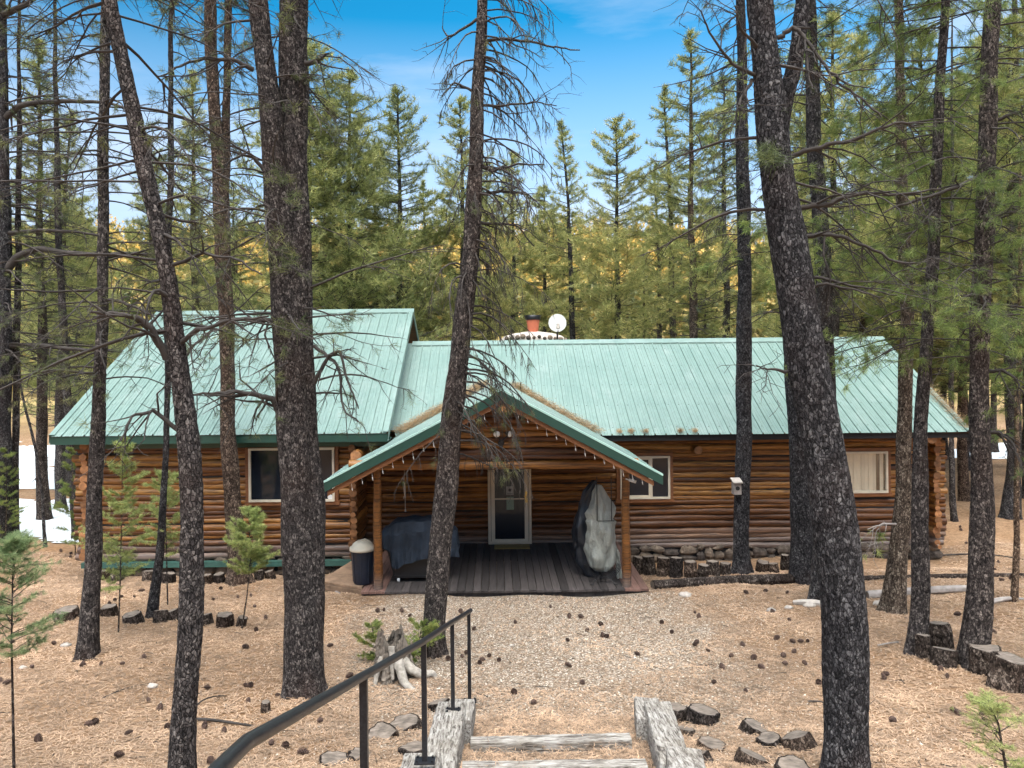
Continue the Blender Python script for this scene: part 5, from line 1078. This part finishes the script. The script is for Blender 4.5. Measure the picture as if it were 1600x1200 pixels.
# ------------------------------------------------------------------ pine cones
M['cone']=simple('pine_cone_scale',(.085,.052,.04),.85,var=.5,scale=40,bs=0,tone=.5)
def make_cone(seed):
    rg=np.random.default_rng(seed); mb=MB(); R_=.042; 
    mb.ring([(-.045,0,.0),(-.02,0,0),(.02,0,0),(.05,0,0)],[.012,.024,.022,.006],8,.1)
    for k in range(78):
        t=(k+.5)/78; x=-.045+.10*t; a=k*2.399; r=R_*math.sin(math.pi*min(.98,(t*.86+.12)))**.7; c=np.array([x,r*math.cos(a)*.55,r*math.sin(a)*.55]); e=np.array([x+.010,r*math.cos(a),r*math.sin(a)]); s=np.array([0,-math.sin(a),math.cos(a)])*.0085
        up=np.array([.006,0,0]); v=[c-s*.6,c+s*.6,e+s,e-s,e+up]; mb.add(v,[(0,1,2,3)],.25+.6*rg.random()); mb.tris([v[2],v[3],v[4]],[(0,1,2)],.9)
    return mb.build('pine_cone',[M['cone']])
cone_protos=[make_cone(1),make_cone(2)]
cones=[(225,1030),(250,1110),(262,1140),(232,1098),(108,1140),(140,1135),(158,1040),(128,1042),(85,1008),(100,1010),(72,1025),(10,1070),(50,1045),(192,1040),(258,965),(210,935),(215,970),(205,972),(222,925),(235,930),(190,935),(180,940),(330,935),(345,922),(372,935),(392,933),(398,950),(415,968),(435,968),(400,987),(383,1014),(325,1078),(385,1075),(388,1098),(440,1092),(320,1140),(350,1145),(424,1166),(515,1012),(485,955),(522,952),(590,957),(600,955),(628,957),(640,965),(545,1060),(555,1165),(720,958),(740,985),(722,1028),(765,1027),(780,1034),(798,1034),(750,1038),(700,1033),(803,1085),(833,1102),(805,975),(887,1004),(889,966),(907,966),(938,978),(918,987),(942,996),(968,984),(1034,975),(995,1025),(889,1043),(910,1070),(1107,1020),(1140,1020),(1142,1028),(1177,1032),(1224,1028),(1226,1040),(1241,1021),(1217,1061),(1128,1045),(1189,1045),(1165,1083),(1115,1070),(1279,1070),(1262,1135),(1213,1001),(1238,1005),(1250,1005),(1233,971),(1207,958),(1164,970),(1092,965),(1006,920),(1165,928),(1197,926),(1230,928),(1280,1072),(1352,1068),(1381,1062),(1262,1005),(1258,1040),(1340,1022),(1470,1140),(1538,1128),(1535,1120),(1496,1118),(1553,990),(1548,985),(1568,993),(1495,963),(1420,985),(1580,905),(1565,908),(1560,880),(1578,870),(1545,855),(1510,850),(1520,845),(1530,838),(1500,825),(1560,820),(1590,830),(1555,892),(1590,895),(1470,1048),(50,985),(30,975),(60,1005),(160,885),(150,888),(95,862),(110,872),(60,905),(42,1020),(20,1005),(880,1160),(300,1160),(200,1150),(180,1180),(60,1160),(330,1195),(445,1170),(500,1130),(475,1180),(1430,1090),(1395,1130),(1480,1060),(1160,1010),(1085,1010),(1050,990),(1120,985),(860,950),(1300,965)]
rb2=random.Random(8)
cones=[c for i,c in enumerate(cones) if i%6!=4]+[(x+rb2.uniform(-11,11),y+rb2.uniform(-6,6)) for x,y in rb2.sample(cones,26)]
for i,(px,py) in enumerate(cones):
    g=ground_at(px,py); c=cone_protos[i] if i<2 else cone_protos[i%2].copy()
    if i>=2: C.objects.link(c)
    s=rb2.uniform(.55,1.0); c.scale=(s,s,s); c.location=g+Vector((0,0,.03)); c.rotation_euler=(rb2.random()*6,rb2.uniform(-.6,.6)+(1.3 if rb2.random()<.3 else 0),rb2.random()*6)
    tag(c,'open brown pine cone lying on the needle litter','pine cone','pine cones scattered over the ground')
# ------------------------------------------------------------------ loose litter: needles and gravel chips (uncountable)
def scatter_needles():
    rng=np.random.default_rng(21); n=230000; u=rng.random(n)
    Y=2.6+15.5*u**1.15; X=(rng.random(n)*2-1)*Y*.72; 
    keep=~((X>-2.5)&(X<2.6)&(Y>13.45)) & ~((((X-.55)/2.7)**2+((Y-12.3)/3.2)**2<1)&(rng.random(n)<.72)) & ~((Y>15.9)&(X<9.6)&(X>-8.5)) & ~((Y>16.8)&(X<9.9)&(X>-9))
    X,Y=X[keep],Y[keep]; n=len(X)
    Z=np.array([G(x,y) for x,y in zip(X,Y)])+rng.random(n)*.018
    a=rng.random(n)*6.283; L_=rng.uniform(.035,.10,n)*(1+.02*Y); w_=.0011+.00036*Y; dz=rng.normal(size=n)*.12
    d=np.stack([np.cos(a),np.sin(a),dz],1); s=np.stack([-np.sin(a),np.cos(a),np.zeros(n)],1)*w_[:,None]; c=np.stack([X,Y,Z],1); m=c+np.stack([-np.sin(a)*.008,np.cos(a)*.008,np.full(n,.006)],1)
    v=np.stack([c-d*L_[:,None]/2-s,c-d*L_[:,None]/2+s,m+s,m-s,c+d*L_[:,None]/2],1).reshape(-1,3); b=np.arange(n)*5
    mb=MB(); pn=.5+.25*np.sin(X*1.7+1.2*np.sin(Y*1.1))+.25*np.sin(Y*2.3+1.7*np.sin(X*.9)+1); mb.add(v,np.stack([b,b+1,b+2,b+3],1),np.repeat(np.clip(.62*rng.random(n)+.38*pn,0,1),5),0); mb.add3=[(np.stack([b+3,b+2,b+4],1),0)]
    m_=simple('fallen_needle',(.365,.25,.165),.9,var=.45,scale=3,bs=0,tone=.7); o=mb.build('needle_litter',[m_]); tag(o,kind='stuff')
scatter_needles()
def step_litter():
    rng=np.random.default_rng(31); n=14000; Y=rng.uniform(5.9,8.3,n); X=rng.uniform(-.75,1.9,n); t=(Y-5.9)/2.4
    tread=(X>-.2)&(X<1.25); on=np.where(tread, np.where(np.abs(Y-7.35)<.09,.05,np.where(np.abs(Y-6.55)<.09,.07,.0)),.0)
    Z=np.array([G(x,y) for x,y in zip(X,Y)])+rng.random(n)*.05*(1+0*on)+on*(rng.random(n)<.6)
    a=rng.random(n)*6.283; L_=rng.uniform(.06,.15,n); dz=rng.normal(size=n)*.25; d=np.stack([np.cos(a),np.sin(a),dz],1); s=np.stack([-np.sin(a),np.cos(a),np.zeros(n)],1)*.003; c=np.stack([X,Y,Z],1)
    v=np.stack([c-d*L_[:,None]/2-s,c-d*L_[:,None]/2+s,c+d*L_[:,None]/2],1).reshape(-1,3); mb=MB(); mb.add(v,np.arange(3*n).reshape(-1,3),np.repeat(rng.random(n),3),0)
    o=mb.build('needle_litter',[bpy.data.materials['fallen_needle']]); tag(o,kind='stuff')
step_litter()
def scatter_chips():
    rng=np.random.default_rng(22); n=42000; X=rng.normal(size=n)*1.7+.7; Y=6.4+7.1*rng.random(n)**.7; X=np.where(rng.random(n)<.3,rng.uniform(-1.5,4.5,n),X)
    k=(Y<13.45)&(np.abs(X-.7)<4.6)&(Y>6.0); X,Y=X[k],Y[k]; n=len(X); Z=np.array([G(x,y) for x,y in zip(X,Y)])+.004
    s=rng.uniform(.005,.015,n); q=rng.normal(size=(n,5,3))*.28; T=np.array([[1,0,0],[-.6,.9,0],[-.6,-.9,0],[.1,.1,.75],[.3,-.2,-.3]])[None]+q
    a=rng.random(n)*6.283; ca,sa=np.cos(a)[:,None],np.sin(a)[:,None]; x=T[...,0]*ca-T[...,1]*sa; y=T[...,0]*sa+T[...,1]*ca
    v=np.stack([x,y,T[...,2]*.7],-1)*s[:,None,None]+np.stack([X,Y,Z],1)[:,None]; b=np.arange(n)*5
    mb=MB(); mb.add(v.reshape(-1,3),np.stack([b,b+1,b+3],1),np.repeat(rng.random(n),5),0)
    mb.add3=[(np.vstack([np.stack([b+1,b+2,b+3],1),np.stack([b+2,b,b+3],1)]),0)]
    m_,nt,bb,o_=nm('limestone_chip'); at=N(nt,'Attribute',attribute_name='tone'); c=ramp(nt,at.outputs['Fac'],[(0,(.15,.11,.08)),(.45,(.31,.235,.17)),(.75,(.47,.385,.30)),(1,(.74,.69,.61))]); nt.links.new(c,bb.inputs['Base Color']); bb.inputs['Roughness'].default_value=.9
    o=mb.build('gravel',[m_]); tag(o,kind='stuff')
scatter_chips()

def scatter_twigs():
    rng=np.random.default_rng(41); S=[]
    for k in range(900):
        Y=3.5+14*rng.random()**1.1; X=(rng.random()*2-1)*Y*.68
        if -2.7<X<2.8 and Y>12.9 or Y>15.6: continue
        z=G(X,Y)+.012; a=rng.random()*6.283; L_=rng.uniform(.05,.28); p=np.array([X,Y,z]); r=rng.uniform(.002,.006)
        for q in range(3):
            a+=rng.normal()*.35; e=p+np.array([math.cos(a),math.sin(a),0])*L_/3; e[2]=G(e[0],e[1])+.012+.01*rng.random(); S.append((*p,*e,r*(1-q*.25),r*(1-(q+1)*.25))); p=e
    mb=MB(); mb.segs(S,4,.4,0); o=mb.build('twig_litter',[M['twig']]); tag(o,kind='stuff')
scatter_twigs()
